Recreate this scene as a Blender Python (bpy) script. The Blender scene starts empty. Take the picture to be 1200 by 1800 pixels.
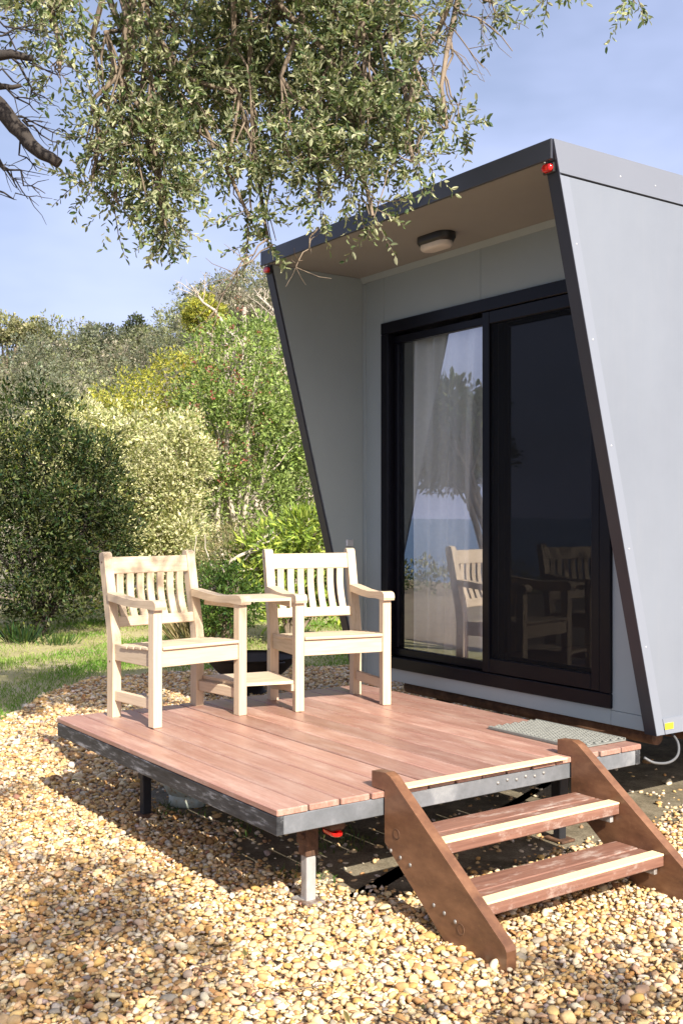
import bpy, math, random
import numpy as np
from mathutils import Vector, Matrix

SC = bpy.context.scene
COL = SC.collection
rng = np.random.default_rng(7)
random.seed(7)

# ------------------------------------------------------------------ camera, sky, sun, exposure
CAM_H = 1.566
YAW = math.radians(180 - 35.12)                 # heading of the view axis
F_PX, HOR = 1891.0, 910.0                       # focal length and horizon, in pixels of the 1200x1800 photograph
cam = bpy.data.cameras.new('camera')
cam.sensor_fit = 'VERTICAL'
cam.sensor_height = 36.0
cam.lens = 36.0 * F_PX / 1800.0
cam.shift_y = (HOR - 900.0) / 1800.0
cam.clip_end = 9000.0
cam_ob = bpy.data.objects.new('camera', cam)
COL.objects.link(cam_ob)
cam_ob.location = (0, 0, CAM_H)
cam_ob.rotation_euler = (math.pi / 2, 0, YAW - math.pi / 2)
SC.camera = cam_ob

SUN_FROM = Vector((0.668, -0.122, 0.486)).normalized()
EL = math.asin(SUN_FROM.z)
world = bpy.data.worlds.new('World')
SC.world = world
world.use_nodes = True
wn, wl = world.node_tree.nodes, world.node_tree.links
wn.clear()
sky = wn.new('ShaderNodeTexSky')
sky.sky_type = 'NISHITA'
sky.sun_disc = False
sky.sun_elevation = EL
sky.sun_rotation = math.atan2(SUN_FROM.x, SUN_FROM.y)
sky.altitude = 0
sky.air_density = 1.0
sky.dust_density = 5.0
sky.ozone_density = 1.6
bg = wn.new('ShaderNodeBackground')
bg.inputs['Strength'].default_value = 0.072
wo = wn.new('ShaderNodeOutputWorld')
# thin high cloud veil: whitens the sky unevenly all round
tc = wn.new('ShaderNodeTexCoord')
mp = wn.new('ShaderNodeMapping'); mp.inputs['Scale'].default_value = (1.0, 1.0, 2.6)
nz = wn.new('ShaderNodeTexNoise'); nz.inputs['Scale'].default_value = 1.7; nz.inputs['Detail'].default_value = 5; nz.inputs['Roughness'].default_value = 0.55
rp = wn.new('ShaderNodeMapRange'); rp.inputs['From Min'].default_value = 0.40; rp.inputs['From Max'].default_value = 0.75
rp.inputs['To Min'].default_value = 0.22; rp.inputs['To Max'].default_value = 0.80
mx = wn.new('ShaderNodeMix'); mx.data_type = 'RGBA'
mx.inputs[7].default_value = (5.9, 6.6, 9.8, 1)
wl.new(tc.outputs['Generated'], mp.inputs['Vector']); wl.new(mp.outputs['Vector'], nz.inputs['Vector'])
wl.new(nz.outputs['Fac'], rp.inputs['Value'])
# the veil thickens towards the horizon all round
sp = wn.new('ShaderNodeSeparateXYZ'); wl.new(tc.outputs['Generated'], sp.inputs[0])
hz_ = wn.new('ShaderNodeMapRange'); hz_.inputs['From Min'].default_value = 0.0; hz_.inputs['From Max'].default_value = 0.38
hz_.inputs['To Min'].default_value = 0.42; hz_.inputs['To Max'].default_value = 0.0; hz_.interpolation_type = 'SMOOTHSTEP'
wl.new(sp.outputs['Z'], hz_.inputs['Value'])
ad_ = wn.new('ShaderNodeMath'); ad_.operation = 'ADD'; ad_.use_clamp = True
wl.new(rp.outputs['Result'], ad_.inputs[0]); wl.new(hz_.outputs['Result'], ad_.inputs[1]); wl.new(ad_.outputs[0], mx.inputs[0])
wl.new(sky.outputs['Color'], mx.inputs[6]); wl.new(mx.outputs[2], bg.inputs['Color'])
wl.new(bg.outputs['Background'], wo.inputs['Surface'])

sun = bpy.data.lights.new('sun', 'SUN')
sun.energy = 5.0
sun.angle = math.radians(0.53)
sun.color = (1.0, 0.93, 0.82)
sun_ob = bpy.data.objects.new('sun', sun)
COL.objects.link(sun_ob)
sun_ob.location = (6, -2, 8)
sun_ob.rotation_euler = SUN_FROM.to_track_quat('Z', 'Y').to_euler()

vs = SC.view_settings
vs.view_transform = 'Standard'
vs.look = 'None'
vs.exposure = 1.07
vs.gamma = 1.0
vs.use_curve_mapping = False
SC.cycles.max_bounces = 8
SC.cycles.transparent_max_bounces = 16

# ------------------------------------------------------------------ projection helper (for laying the place out)
VX, VY = math.cos(YAW), math.sin(YAW)
RX, RY = math.sin(YAW), -math.cos(YAW)
def at(px, py, D):
    """world point seen at photo pixel (px, py) at distance D along the view axis"""
    s = (px - 600.0) / F_PX * D
    return np.array([VX * D + RX * s, VY * D + RY * s, CAM_H + (HOR - py) / F_PX * D])

# ------------------------------------------------------------------ object helpers
def link(o, parent=None):
    COL.objects.link(o)
    if parent is not None:
        o.parent = parent
    return o
def tag(o, label=None, cat=None, group=None, kind=None):
    if label: o['label'] = label
    if cat: o['category'] = cat
    if group: o['group'] = group
    if kind: o['kind'] = kind
    return o
def empty(name, loc=(0, 0, 0), rz=0.0, parent=None):
    o = bpy.data.objects.new(name, None)
    o.empty_display_size = 0.1
    o.location = loc; o.rotation_euler = (0, 0, rz)
    return link(o, parent)

class MB:
    def __init__(self):
        self.v, self.f, self.s = [], [], []
    def add(self, vs_, fs_, smooth=False):
        n = len(self.v)
        self.v += [tuple(p) for p in vs_]
        self.f += [tuple(i + n for i in f) for f in fs_]
        self.s += [smooth] * len(fs_)
        return self
    def box(self, c, size, ch=0.0, rot=None):
        """box centred at c, edges chamfered by ch"""
        hx, hy, hz = (s / 2 for s in size)
        if ch <= 0:
            pts = [Vector((sx * hx, sy * hy, sz * hz)) for sx in (-1, 1) for sy in (-1, 1) for sz in (-1, 1)]
            fs = [(0, 1, 3, 2), (4, 6, 7, 5), (0, 4, 5, 1), (2, 3, 7, 6), (0, 2, 6, 4), (1, 5, 7, 3)]
        else:
            ch = min(ch, hx * .45, hy * .45, hz * .45)
            pts, idx = [], {}
            for sx in (-1, 1):
                for sy in (-1, 1):
                    for sz in (-1, 1):
                        for a in range(3):
                            p = [sx * (hx - ch), sy * (hy - ch), sz * (hz - ch)]
                            p[a] = (sx * hx, sy * hy, sz * hz)[a]
                            idx[(sx, sy, sz, a)] = len(pts)
                            pts.append(Vector(p))
            fs = []
            for a in range(3):
                b, c_ = (a + 1) % 3, (a + 2) % 3
                for s in (-1, 1):
                    q = []
                    for tb, tc_ in ((-1, -1), (1, -1), (1, 1), (-1, 1)):
                        k = [0, 0, 0]; k[a] = s; k[b] = tb; k[c_] = tc_
                        q.append(idx[(*k, a)])
                    fs.append(tuple(q if s > 0 else q[::-1]))
                # chamfer strips along axis a
                for sb in (-1, 1):
                    for sc in (-1, 1):
                        k0 = [0, 0, 0]; k0[a] = -1; k0[b] = sb; k0[c_] = sc
                        k1 = list(k0); k1[a] = 1
                        q = [idx[(*k0, b)], idx[(*k1, b)], idx[(*k1, c_)], idx[(*k0, c_)]]
                        fs.append(tuple(q if sb * sc < 0 else q[::-1]))
            for sx in (-1, 1):
                for sy in (-1, 1):
                    for sz in (-1, 1):
                        q = [idx[(sx, sy, sz, a)] for a in range(3)]
                        fs.append(tuple(q if sx * sy * sz > 0 else q[::-1]))
        cv = Vector(c)
        if rot is not None:
            pts = [rot @ p for p in pts]
        return self.add([p + cv for p in pts], fs)
    def prism(self, prof, axis, a0, a1):
        """polygon prof (2-D) extruded along axis 0/1/2 from a0 to a1"""
        n = len(prof)
        def mk(p, a):
            return {0: (a, p[0], p[1]), 1: (p[0], a, p[1]), 2: (p[0], p[1], a)}[axis]
        area = sum(prof[i][0] * prof[(i + 1) % n][1] - prof[(i + 1) % n][0] * prof[i][1] for i in range(n))
        flip = (area > 0) == (axis == 1)
        if flip: prof = prof[::-1]
        vs_ = [mk(p, a0) for p in prof] + [mk(p, a1) for p in prof]
        fs_ = [tuple(range(n))[::-1], tuple(range(n, 2 * n))]
        for i in range(n):
            j = (i + 1) % n
            fs_.append((i, j, n + j, n + i))
        return self.add(vs_, fs_)
    def tube(self, pts, rad, n=8, cap=True):
        pts = [Vector(p) for p in pts]
        if not hasattr(rad, '__len__'): rad = [rad] * len(pts)
        vs_, fs_ = [], []
        up = None
        for i, p in enumerate(pts):
            d = (pts[min(i + 1, len(pts) - 1)] - pts[max(i - 1, 0)]).normalized()
            if up is None:
                up = d.orthogonal().normalized()
            else:
                up = (up - d * up.dot(d))
                up = up.normalized() if up.length > 1e-6 else d.orthogonal().normalized()
            w = d.cross(up)
            for k in range(n):
                a = 2 * math.pi * k / n
                vs_.append(p + (up * math.cos(a) + w * math.sin(a)) * rad[i])
        for i in range(len(pts) - 1):
            for k in range(n):
                k2 = (k + 1) % n
                fs_.append((i * n + k, i * n + k2, (i + 1) * n + k2, (i + 1) * n + k))
        self.add(vs_, fs_, True)
        if cap:
            m = len(self.v) - len(vs_)
            self.f.append(tuple(range(m + n - 1, m - 1, -1))); self.s.append(False)
            e = m + (len(pts) - 1) * n
            self.f.append(tuple(range(e, e + n))); self.s.append(False)
        return self
    def lathe(self, prof, n=32, c=(0, 0, 0)):
        """prof: list of (r, z)"""
        vs_, fs_ = [], []
        for r, z in prof:
            for k in range(n):
                a = 2 * math.pi * k / n
                vs_.append((c[0] + r * math.cos(a), c[1] + r * math.sin(a), c[2] + z))
        for i in range(len(prof) - 1):
            for k in range(n):
                k2 = (k + 1) % n
                fs_.append((i * n + k, i * n + k2, (i + 1) * n + k2, (i + 1) * n + k))
        return self.add(vs_, fs_, True)
    def build(self, name, mat, parent=None, loc=None, rz=None):
        me = bpy.data.meshes.new(name)
        me.from_pydata(self.v, [], self.f)
        me.polygons.foreach_set('use_smooth', self.s)
        me.materials.append(mat)
        me.update()
        o = bpy.data.objects.new(name, me)
        if loc is not None: o.location = loc
        if rz is not None: o.rotation_euler = (0, 0, rz)
        return link(o, parent)

def fast_mesh(name, verts, faces, col=None, mat=None, smooth=False):
    """numpy verts (N,3), faces (M,k) of equal size"""
    me = bpy.data.meshes.new(name)
    M, k = faces.shape
    me.vertices.add(len(verts)); me.vertices.foreach_set('co', verts.astype(np.float32).ravel())
    me.loops.add(M * k); me.loops.foreach_set('vertex_index', faces.astype(np.int32).ravel())
    me.polygons.add(M)
    me.polygons.foreach_set('loop_start', np.arange(0, M * k, k, dtype=np.int32))
    me.polygons.foreach_set('use_smooth', np.full(M, smooth))
    if col is not None:
        a = me.attributes.new('Col', 'FLOAT_COLOR', 'POINT')
        c4 = np.ones((len(verts), 4), np.float32); c4[:, :3] = col
        a.data.foreach_set('color', c4.ravel())
    if mat: me.materials.append(mat)
    me.update(calc_edges=True)
    return me
def mesh_obj(name, me, parent=None, loc=None):
    o = bpy.data.objects.new(name, me)
    if loc is not None: o.location = loc
    return link(o, parent)

# ------------------------------------------------------------------ materials
def newmat(name):
    m = bpy.data.materials.new(name)
    m.use_nodes = True
    nt = m.node_tree
    return m, nt.nodes, nt.links, nt.nodes['Principled BSDF']
def noise(n, l, scale, detail=4, rough=0.55, coord=None, stretch=None):
    t = n.new('ShaderNodeTexNoise')
    t.inputs['Scale'].default_value = scale; t.inputs['Detail'].default_value = detail; t.inputs['Roughness'].default_value = rough
    if coord is not None:
        if stretch:
            mp_ = n.new('ShaderNodeMapping'); mp_.inputs['Scale'].default_value = stretch
            l.new(coord, mp_.inputs['Vector']); coord = mp_.outputs['Vector']
        l.new(coord, t.inputs['Vector'])
    return t.outputs['Fac']
def ramp(n, l, fac, stops):
    r = n.new('ShaderNodeValToRGB')
    els = r.color_ramp.elements
    while len(els) < len(stops): els.new(0.5)
    for e, (p, c) in zip(els, stops):
        e.position = p; e.color = (*c, 1) if len(c) == 3 else c
    l.new(fac, r.inputs['Fac'])
    return r.outputs['Color']
def mixc(n, l, fac, a, b, mode='MIX'):
    m = n.new('ShaderNodeMix'); m.data_type = 'RGBA'; m.blend_type = mode
    for sock, val in ((m.inputs[0], fac), (m.inputs[6], a), (m.inputs[7], b)):
        if hasattr(val, 'is_linked') or hasattr(val, 'links'): l.new(val, sock)
        elif isinstance(val, (int, float)): sock.default_value = val
        else: sock.default_value = (*val, 1)
    return m.outputs[2]
def bump(n, l, h, strength, dist, bsdf):
    b = n.new('ShaderNodeBump'); b.inputs['Strength'].default_value = strength; b.inputs['Distance'].default_value = dist
    l.new(h, b.inputs['Height']); l.new(b.outputs['Normal'], bsdf.inputs['Normal'])
def objcoord(n, l, rand=True):
    """object coordinates, shifted by a random offset per object so alike pieces differ"""
    t = n.new('ShaderNodeTexCoord')
    if not rand: return t.outputs['Object']
    oi = n.new('ShaderNodeObjectInfo')
    m = n.new('ShaderNodeMath'); m.operation = 'MULTIPLY'; m.inputs[1].default_value = 37.0
    l.new(oi.outputs['Random'], m.inputs[0])
    a = n.new('ShaderNodeVectorMath'); a.operation = 'ADD'
    l.new(t.outputs['Object'], a.inputs[0]); l.new(m.outputs[0], a.inputs[1])
    return a.outputs['Vector']

def mat_simple(name, color, rough=0.5, metal=0.0, var=0.12, scale=12, bumpy=0.0, spec=0.5):
    m, n, l, b = newmat(name)
    c = objcoord(n, l)
    f = noise(n, l, scale, 5, 0.6, c)
    lo = tuple(x * (1 - var) for x in color); hi = tuple(min(1, x * (1 + var)) for x in color)
    l.new(ramp(n, l, f, [(0.3, lo), (0.7, hi)]), b.inputs['Base Color'])
    b.inputs['Roughness'].default_value = rough; b.inputs['Metallic'].default_value = metal
    b.inputs['Specular IOR Level'].default_value = spec
    if bumpy: bump(n, l, noise(n, l, scale * 6, 3, 0.6, c), bumpy, 0.004, b)
    return m

def mat_wood(name, base, dark, along, rough=0.55, gl=26):
    """grain runs along axis `along` of the piece"""
    m, n, l, b = newmat(name)
    c = objcoord(n, l)
    st = [gl, gl, gl]; st[along] = 1.6
    g = noise(n, l, 3.0, 6, 0.62, c, tuple(st))
    w = noise(n, l, 5.0, 3, 0.5, c)
    col = ramp(n, l, g, [(0.32, dark), (0.55, base), (0.8, tuple(min(1, x * 1.08) for x in base))])
    col = mixc(n, l, w, col, tuple(x * 0.86 for x in base), 'MIX')
    mxn = col.node; mxn.inputs[0].default_value = 0.25
    oi = n.new('ShaderNodeObjectInfo'); hv = n.new('ShaderNodeHueSaturation')
    vm = n.new('ShaderNodeMapRange'); vm.inputs['To Min'].default_value = 0.86; vm.inputs['To Max'].default_value = 1.08
    l.new(oi.outputs['Random'], vm.inputs['Value']); l.new(vm.outputs['Result'], hv.inputs['Value']); l.new(col, hv.inputs['Color'])
    l.new(hv.outputs['Color'], b.inputs['Base Color'])
    b.inputs['Roughness'].default_value = rough
    bump(n, l, g, 0.25, 0.002, b)
    return m

M = {}
M['teak_x'] = mat_wood('pale_wood_x', (0.61, 0.485, 0.345), (0.43, 0.32, 0.21), 0)
M['teak_y'] = mat_wood('pale_wood_y', (0.61, 0.485, 0.345), (0.43, 0.32, 0.21), 1)
M['teak_z'] = mat_wood('pale_wood_z', (0.61, 0.485, 0.345), (0.43, 0.32, 0.21), 2)

def mat_deck():
    m, n, l, b = newmat('deck_board')
    c = objcoord(n, l)
    oi = n.new('ShaderNodeObjectInfo')
    g = noise(n, l, 3.0, 6, 0.6, c, (1.2, 30, 30))
    col = ramp(n, l, g, [(0.3, (0.27, 0.135, 0.10)), (0.6, (0.36, 0.195, 0.148)), (0.85, (0.43, 0.26, 0.205))])
    sc = noise(n, l, 3.0, 8, 0.74, c, (1.0, 5.0, 1.0))
    f1 = ramp(n, l, sc, [(0.46, (0, 0, 0)), (0.72, (0.62, 0.62, 0.62))])
    col = mixc(n, l, f1, col, (0.50, 0.375, 0.305))
    fine = noise(n, l, 90, 3, 0.7, c)
    f2 = ramp(n, l, fine, [(0.62, (0, 0, 0)), (0.72, (0.45, 0.45, 0.45))])
    col = mixc(n, l, f2, col, (0.60, 0.50, 0.44))
    hv = n.new('ShaderNodeHueSaturation')
    vm = n.new('ShaderNodeMapRange'); vm.inputs['To Min'].default_value = 0.78; vm.inputs['To Max'].default_value = 1.12
    l.new(oi.outputs['Random'], vm.inputs['Value']); l.new(vm.outputs['Result'], hv.inputs['Value'])
    l.new(col, hv.inputs['Color']); l.new(hv.outputs['Color'], b.inputs['Base Color'])
    r = ramp(n, l, sc, [(0.3, (0.30,) * 3), (0.7, (0.52,) * 3)])
    l.new(r, b.inputs['Roughness'])
    bump(n, l, g, 0.2, 0.0015, b)
    return m
M['deck'] = mat_deck()

def mat_stringer():
    m, n, l, b = newmat('oiled_brown_wood')
    c = objcoord(n, l)
    g = noise(n, l, 2.4, 7, 0.68, c, (3, 4, 7))
    col = ramp(n, l, g, [(0.28, (0.088, 0.040, 0.021)), (0.5, (0.155, 0.072, 0.037)), (0.72, (0.23, 0.115, 0.060))])
    fine = noise(n, l, 60, 4, 0.7, c)
    f2 = ramp(n, l, fine, [(0.58, (0, 0, 0)), (0.75, (0.35, 0.35, 0.35))])
    col = mixc(n, l, f2, col, (0.30, 0.17, 0.09))
    l.new(col, b.inputs['Base Color']); b.inputs['Roughness'].default_value = 0.36
    bump(n, l, fine, 0.12, 0.002, b)
    return m
M['stringer'] = mat_stringer()
def mat_tread():
    m, n, l, b = newmat('worn_tread')
    c = objcoord(n, l)
    g = noise(n, l, 3.0, 6, 0.6, c, (28, 1.3, 28))
    col = ramp(n, l, g, [(0.3, (0.14, 0.062, 0.042)), (0.7, (0.25, 0.125, 0.085))])
    sc = noise(n, l, 7.0, 8, 0.78, c, (2.4, 0.7, 1.0))
    f1 = ramp(n, l, sc, [(0.52, (0, 0, 0)), (0.66, (0.8, 0.8, 0.8))])
    col = mixc(n, l, f1, col, (0.42, 0.33, 0.28))
    l.new(col, b.inputs['Base Color']); b.inputs['Roughness'].default_value = 0.6
    bump(n, l, g, 0.3, 0.002, b)
    return m
M['tread'] = mat_tread()
M['nosing'] = mat_simple('cream_grip_strip', (0.72, 0.56, 0.33), 0.75, 0, 0.10, 60, 0.3)

def mat_steel(name, a, b_, c_, rough, metal=0.3, scale=7, stretch=(1, 1, 1)):
    m, n, l, b = newmat(name)
    c = objcoord(n, l)
    g = noise(n, l, scale, 8, 0.72, c, stretch)
    l.new(ramp(n, l, g, [(0.36, a), (0.52, b_), (0.68, c_)]), b.inputs['Base Color'])
    b.inputs['Roughness'].default_value = rough; b.inputs['Metallic'].default_value = metal
    bump(n, l, g, 0.15, 0.002, b)
    return m
M['rail'] = mat_steel('weathered_black_steel', (0.015, 0.016, 0.018), (0.05, 0.052, 0.056), (0.42, 0.43, 0.45), 0.55, 0.2, 5, (1, 3, 6))
M['rail_grey'] = mat_steel('grey_steel', (0.14, 0.15, 0.16), (0.19, 0.20, 0.215), (0.30, 0.31, 0.32), 0.45, 0.3, 5)
M['galv'] = mat_steel('galvanised_steel', (0.16, 0.085, 0.045), (0.36, 0.35, 0.335), (0.44, 0.44, 0.44), 0.5, 0.25, 7, (1, 1, .5))
M['bolt'] = mat_simple('bolt_steel', (0.26, 0.25, 0.235), 0.45, 0.4)
M['rust'] = mat_steel('rusty_steel', (0.06, 0.03, 0.018), (0.13, 0.065, 0.035), (0.20, 0.11, 0.06), 0.8, 0.1, 14)
M['dark_steel'] = mat_simple('dark_chassis_steel', (0.02, 0.02, 0.022), 0.6, 0.2)
M['charcoal'] = mat_simple('charcoal_trim', (0.026, 0.028, 0.038), 0.42, 0.0, 0.08, 4)
def mat_clad():
    m, n, l, b = newmat('grey_wall_sheet')
    t = n.new('ShaderNodeTexCoord')
    a = noise(n, l, 1.4, 6, 0.65, t.outputs['Object'])
    st = noise(n, l, 6.0, 5, 0.7, t.outputs['Object'], (1, 5, .35))
    col = ramp(n, l, a, [(0.3, (0.155, 0.172, 0.204)), (0.7, (0.175, 0.194, 0.228))])
    f = ramp(n, l, st, [(0.5, (0, 0, 0)), (0.75, (0.16, 0.16, 0.16))])
    l.new(mixc(n, l, f, col, (0.215, 0.222, 0.235)), b.inputs['Base Color'])
    b.inputs['Roughness'].default_value = 0.5
    bump(n, l, noise(n, l, 2.2, 2, 0.4, t.outputs['Object']), 0.25, 0.01, b)
    return m
M['wall'] = mat_clad()
M['porch'] = mat_simple('porch_sheet_lifted', (0.285, 0.335, 0.345), 0.6, 0.0, 0.03, 2.5, 0.04)  # set paler than the side cladding to brighten the shaded porch
M['flash'] = mat_simple('grey_flashing', (0.186, 0.204, 0.242), 0.45, 0.0, 0.02, 3)
M['roofside'] = mat_simple('grey_roof_flashing', (0.155, 0.168, 0.200), 0.45, 0.0, 0.02, 3)
M['soffit'] = mat_simple('soffit_sheet', (0.27, 0.265, 0.245), 0.6, 0.0, 0.03, 3)
M['frame'] = mat_simple('black_aluminium', (0.005, 0.005, 0.008), 0.30, 0.0, 0.1, 5, 0, 0.14)
M['glint'] = mat_simple('track_glint', (0.35, 0.26, 0.19), 0.35, 0.6)  # brown metal tone standing for light reflected along the door head
M['white_dot'] = mat_simple('rivet_metal', (0.45, 0.46, 0.48), 0.4, 0.2)
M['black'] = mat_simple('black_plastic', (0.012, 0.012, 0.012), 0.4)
M['lens'] = mat_simple('frosted_lens', (0.62, 0.58, 0.52), 0.45, 0, 0.05)
M['silver'] = mat_simple('silver_plate', (0.62, 0.62, 0.62), 0.35, 0.5)
M['yellow'] = mat_simple('yellow_reflector', (0.85, 0.68, 0.03), 0.3)
M['curtain'] = mat_simple('linen_curtain', (0.90, 0.885, 0.83), 0.9, 0, 0.04, 40, 0.05)
M['room'] = mat_simple('room_lining', (0.16, 0.15, 0.14), 0.8)
M['room_floor'] = mat_simple('room_floor', (0.10, 0.08, 0.06), 0.6)
M['bench'] = mat_simple('kitchen_white', (0.50, 0.50, 0.52), 0.4)
M['notice'] = mat_simple('red_notice', (0.55, 0.03, 0.03), 0.6)
M['mat'] = mat_simple('rubber_mat', (0.165, 0.168, 0.152), 0.75, 0, 0.15, 30, 0.2)
M['iron'] = mat_simple('blackened_iron', (0.022, 0.015, 0.012), 0.65, 0.2, 0.3, 10, 0.2)
M['hose'] = mat_simple('grey_conduit', (0.10, 0.103, 0.108), 0.5)
M['rubber'] = mat_simple('tyre_rubber', (0.02, 0.02, 0.02), 0.8)

def mat_redlens():
    m, n, l, b = newmat('red_lens')
    t = n.new('ShaderNodeTexCoord')
    v = n.new('ShaderNodeTexVoronoi'); v.inputs['Scale'].default_value = 90
    l.new(t.outputs['Object'], v.inputs['Vector'])
    l.new(ramp(n, l, v.outputs['Distance'], [(0.0, (0.85, 0.02, 0.015)), (0.7, (0.40, 0.005, 0.005))]), b.inputs['Base Color'])
    b.inputs['Roughness'].default_value = 0.12
    b.inputs['Coat Weight'].default_value = 0.6
    return m
M['red'] = mat_redlens()

def mat_tank():
    m, n, l, b = newmat('rusty_pale_paint')
    t = n.new('ShaderNodeTexCoord')
    f = noise(n, l, 9, 8, 0.7, t.outputs['Object'])
    l.new(ramp(n, l, f, [(0.50, (0.46, 0.52, 0.46)), (0.60, (0.40, 0.42, 0.33)), (0.68, (0.20, 0.10, 0.04))]), b.inputs['Base Color'])
    b.inputs['Roughness'].default_value = 0.5
    return m
M['tank'] = mat_tank()

def mat_glass(name, coat=0.3, tint=(0.90, 0.94, 0.94), wob=0.0):
    m, n, l, b = newmat(name)
    n.remove(b)
    out = n['Material Output']
    fr = n.new('ShaderNodeFresnel'); fr.inputs['IOR'].default_value = 1.5
    ad = n.new('ShaderNodeMath'); ad.operation = 'ADD'; ad.inputs[1].default_value = coat; ad.use_clamp = True
    l.new(fr.outputs['Fac'], ad.inputs[0])
    tr = n.new('ShaderNodeBsdfTransparent'); tr.inputs['Color'].default_value = (*tint, 1)
    gl = n.new('ShaderNodeBsdfGlossy'); gl.inputs['Roughness'].default_value = 0.0
    gl.inputs['Color'].default_value = (0.95, 0.97, 1, 1)
    mx_ = n.new('ShaderNodeMixShader')
    if wob:
        t = n.new('ShaderNodeTexCoord')
        bp = n.new('ShaderNodeBump'); bp.inputs['Strength'].default_value = wob; bp.inputs['Distance'].default_value = 0.01
        l.new(noise(n, l, 2.0, 2, 0.4, t.outputs['Object']), bp.inputs['Height'])
        l.new(bp.outputs['Normal'], gl.inputs['Normal'])
    l.new(ad.outputs[0], mx_.inputs['Fac']); l.new(tr.outputs['BSDF'], mx_.inputs[1]); l.new(gl.outputs['BSDF'], mx_.inputs[2])
    l.new(mx_.outputs['Shader'], out.inputs['Surface'])
    return m
M['glass'] = mat_glass('coated_glass', 0.21, (0.97, 0.98, 0.98), 0.05)
M['glass2'] = mat_glass('door_glass', 0.36, (0.93, 0.95, 0.95), 0.05)
def mat_screen():
    m, n, l, b = newmat('insect_mesh')
    out = n['Material Output']
    b.inputs['Base Color'].default_value = (0.006, 0.007, 0.009, 1); b.inputs['Roughness'].default_value = 0.6; b.inputs['Specular IOR Level'].default_value = 0.08
    tr = n.new('ShaderNodeBsdfTransparent')
    mx_ = n.new('ShaderNodeMixShader')
    mx_.inputs['Fac'].default_value = 0.82      # wires are far finer than can be seen: even cover
    l.new(tr.outputs['BSDF'], mx_.inputs[1]); l.new(b.outputs['BSDF'], mx_.inputs[2])
    l.new(mx_.outputs['Shader'], out.inputs['Surface'])
    return m
M['screen'] = mat_screen()

def mat_leaf(name, trans=0.35, rough=0.5, gain=1.0, spec=0.18):
    """leaf colour per leaf from the mesh's colour attribute"""
    m, n, l, b = newmat(name)
    out = n['Material Output']
    a = n.new('ShaderNodeAttribute'); a.attribute_name = 'Col'
    l.new(a.outputs['Color'], b.inputs['Base Color'])
    b.inputs['Roughness'].default_value = rough
    b.inputs['Specular IOR Level'].default_value = spec
    t = n.new('ShaderNodeBsdfTranslucent')
    g = mixc(n, l, 1.0, a.outputs['Color'], (1.15, 1.25, 0.6), 'MULTIPLY')
    l.new(g, t.inputs['Color'])
    mx_ = n.new('ShaderNodeMixShader'); mx_.inputs['Fac'].default_value = trans
    l.new(b.outputs['BSDF'], mx_.inputs[1]); l.new(t.outputs['BSDF'], mx_.inputs[2])
    l.new(mx_.outputs['Shader'], out.inputs['Surface'])
    return m
M['leaf'] = mat_leaf('leaf')
M['grass'] = mat_leaf('grass_blade', 0.3, 0.55)
M['stone'] = None
def mat_stone():
    m, n, l, b = newmat('river_pebble')
    a = n.new('ShaderNodeAttribute'); a.attribute_name = 'Col'
    t = n.new('ShaderNodeTexCoord')
    f = noise(n, l, 70, 4, 0.65, t.outputs['Object'])
    sp = ramp(n, l, f, [(0.3, (0.80, 0.76, 0.70)), (0.7, (1.08, 1.06, 1.04))])
    l.new(mixc(n, l, 1.0, a.outputs['Color'], sp, 'MULTIPLY'), b.inputs['Base Color'])
    b.inputs['Roughness'].default_value = 0.8
    b.inputs['Specular IOR Level'].default_value = 0.25
    return m
M['stone'] = mat_stone()
def mat_bark(name, a, b_):
    m, n, l, b = newmat(name)
    t = n.new('ShaderNodeTexCoord')
    f = noise(n, l, 14, 6, 0.7, t.outputs['Object'], (1, 1, 0.35))
    l.new(ramp(n, l, f, [(0.32, a), (0.68, b_)]), b.inputs['Base Color'])
    b.inputs['Roughness'].default_value = 0.85
    bump(n, l, f, 0.6, 0.01, b)
    return m
M['bark'] = mat_bark('grey_brown_bark', (0.09, 0.065, 0.045), (0.26, 0.20, 0.14))
M['bark_dark'] = mat_bark('dark_bark', (0.010, 0.008, 0.007), (0.045, 0.033, 0.025))  # tone lowered so the dead limbs look shaded by the canopy
M['bark_pale'] = mat_bark('pale_bark', (0.30, 0.25, 0.19), (0.52, 0.46, 0.38))

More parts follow.
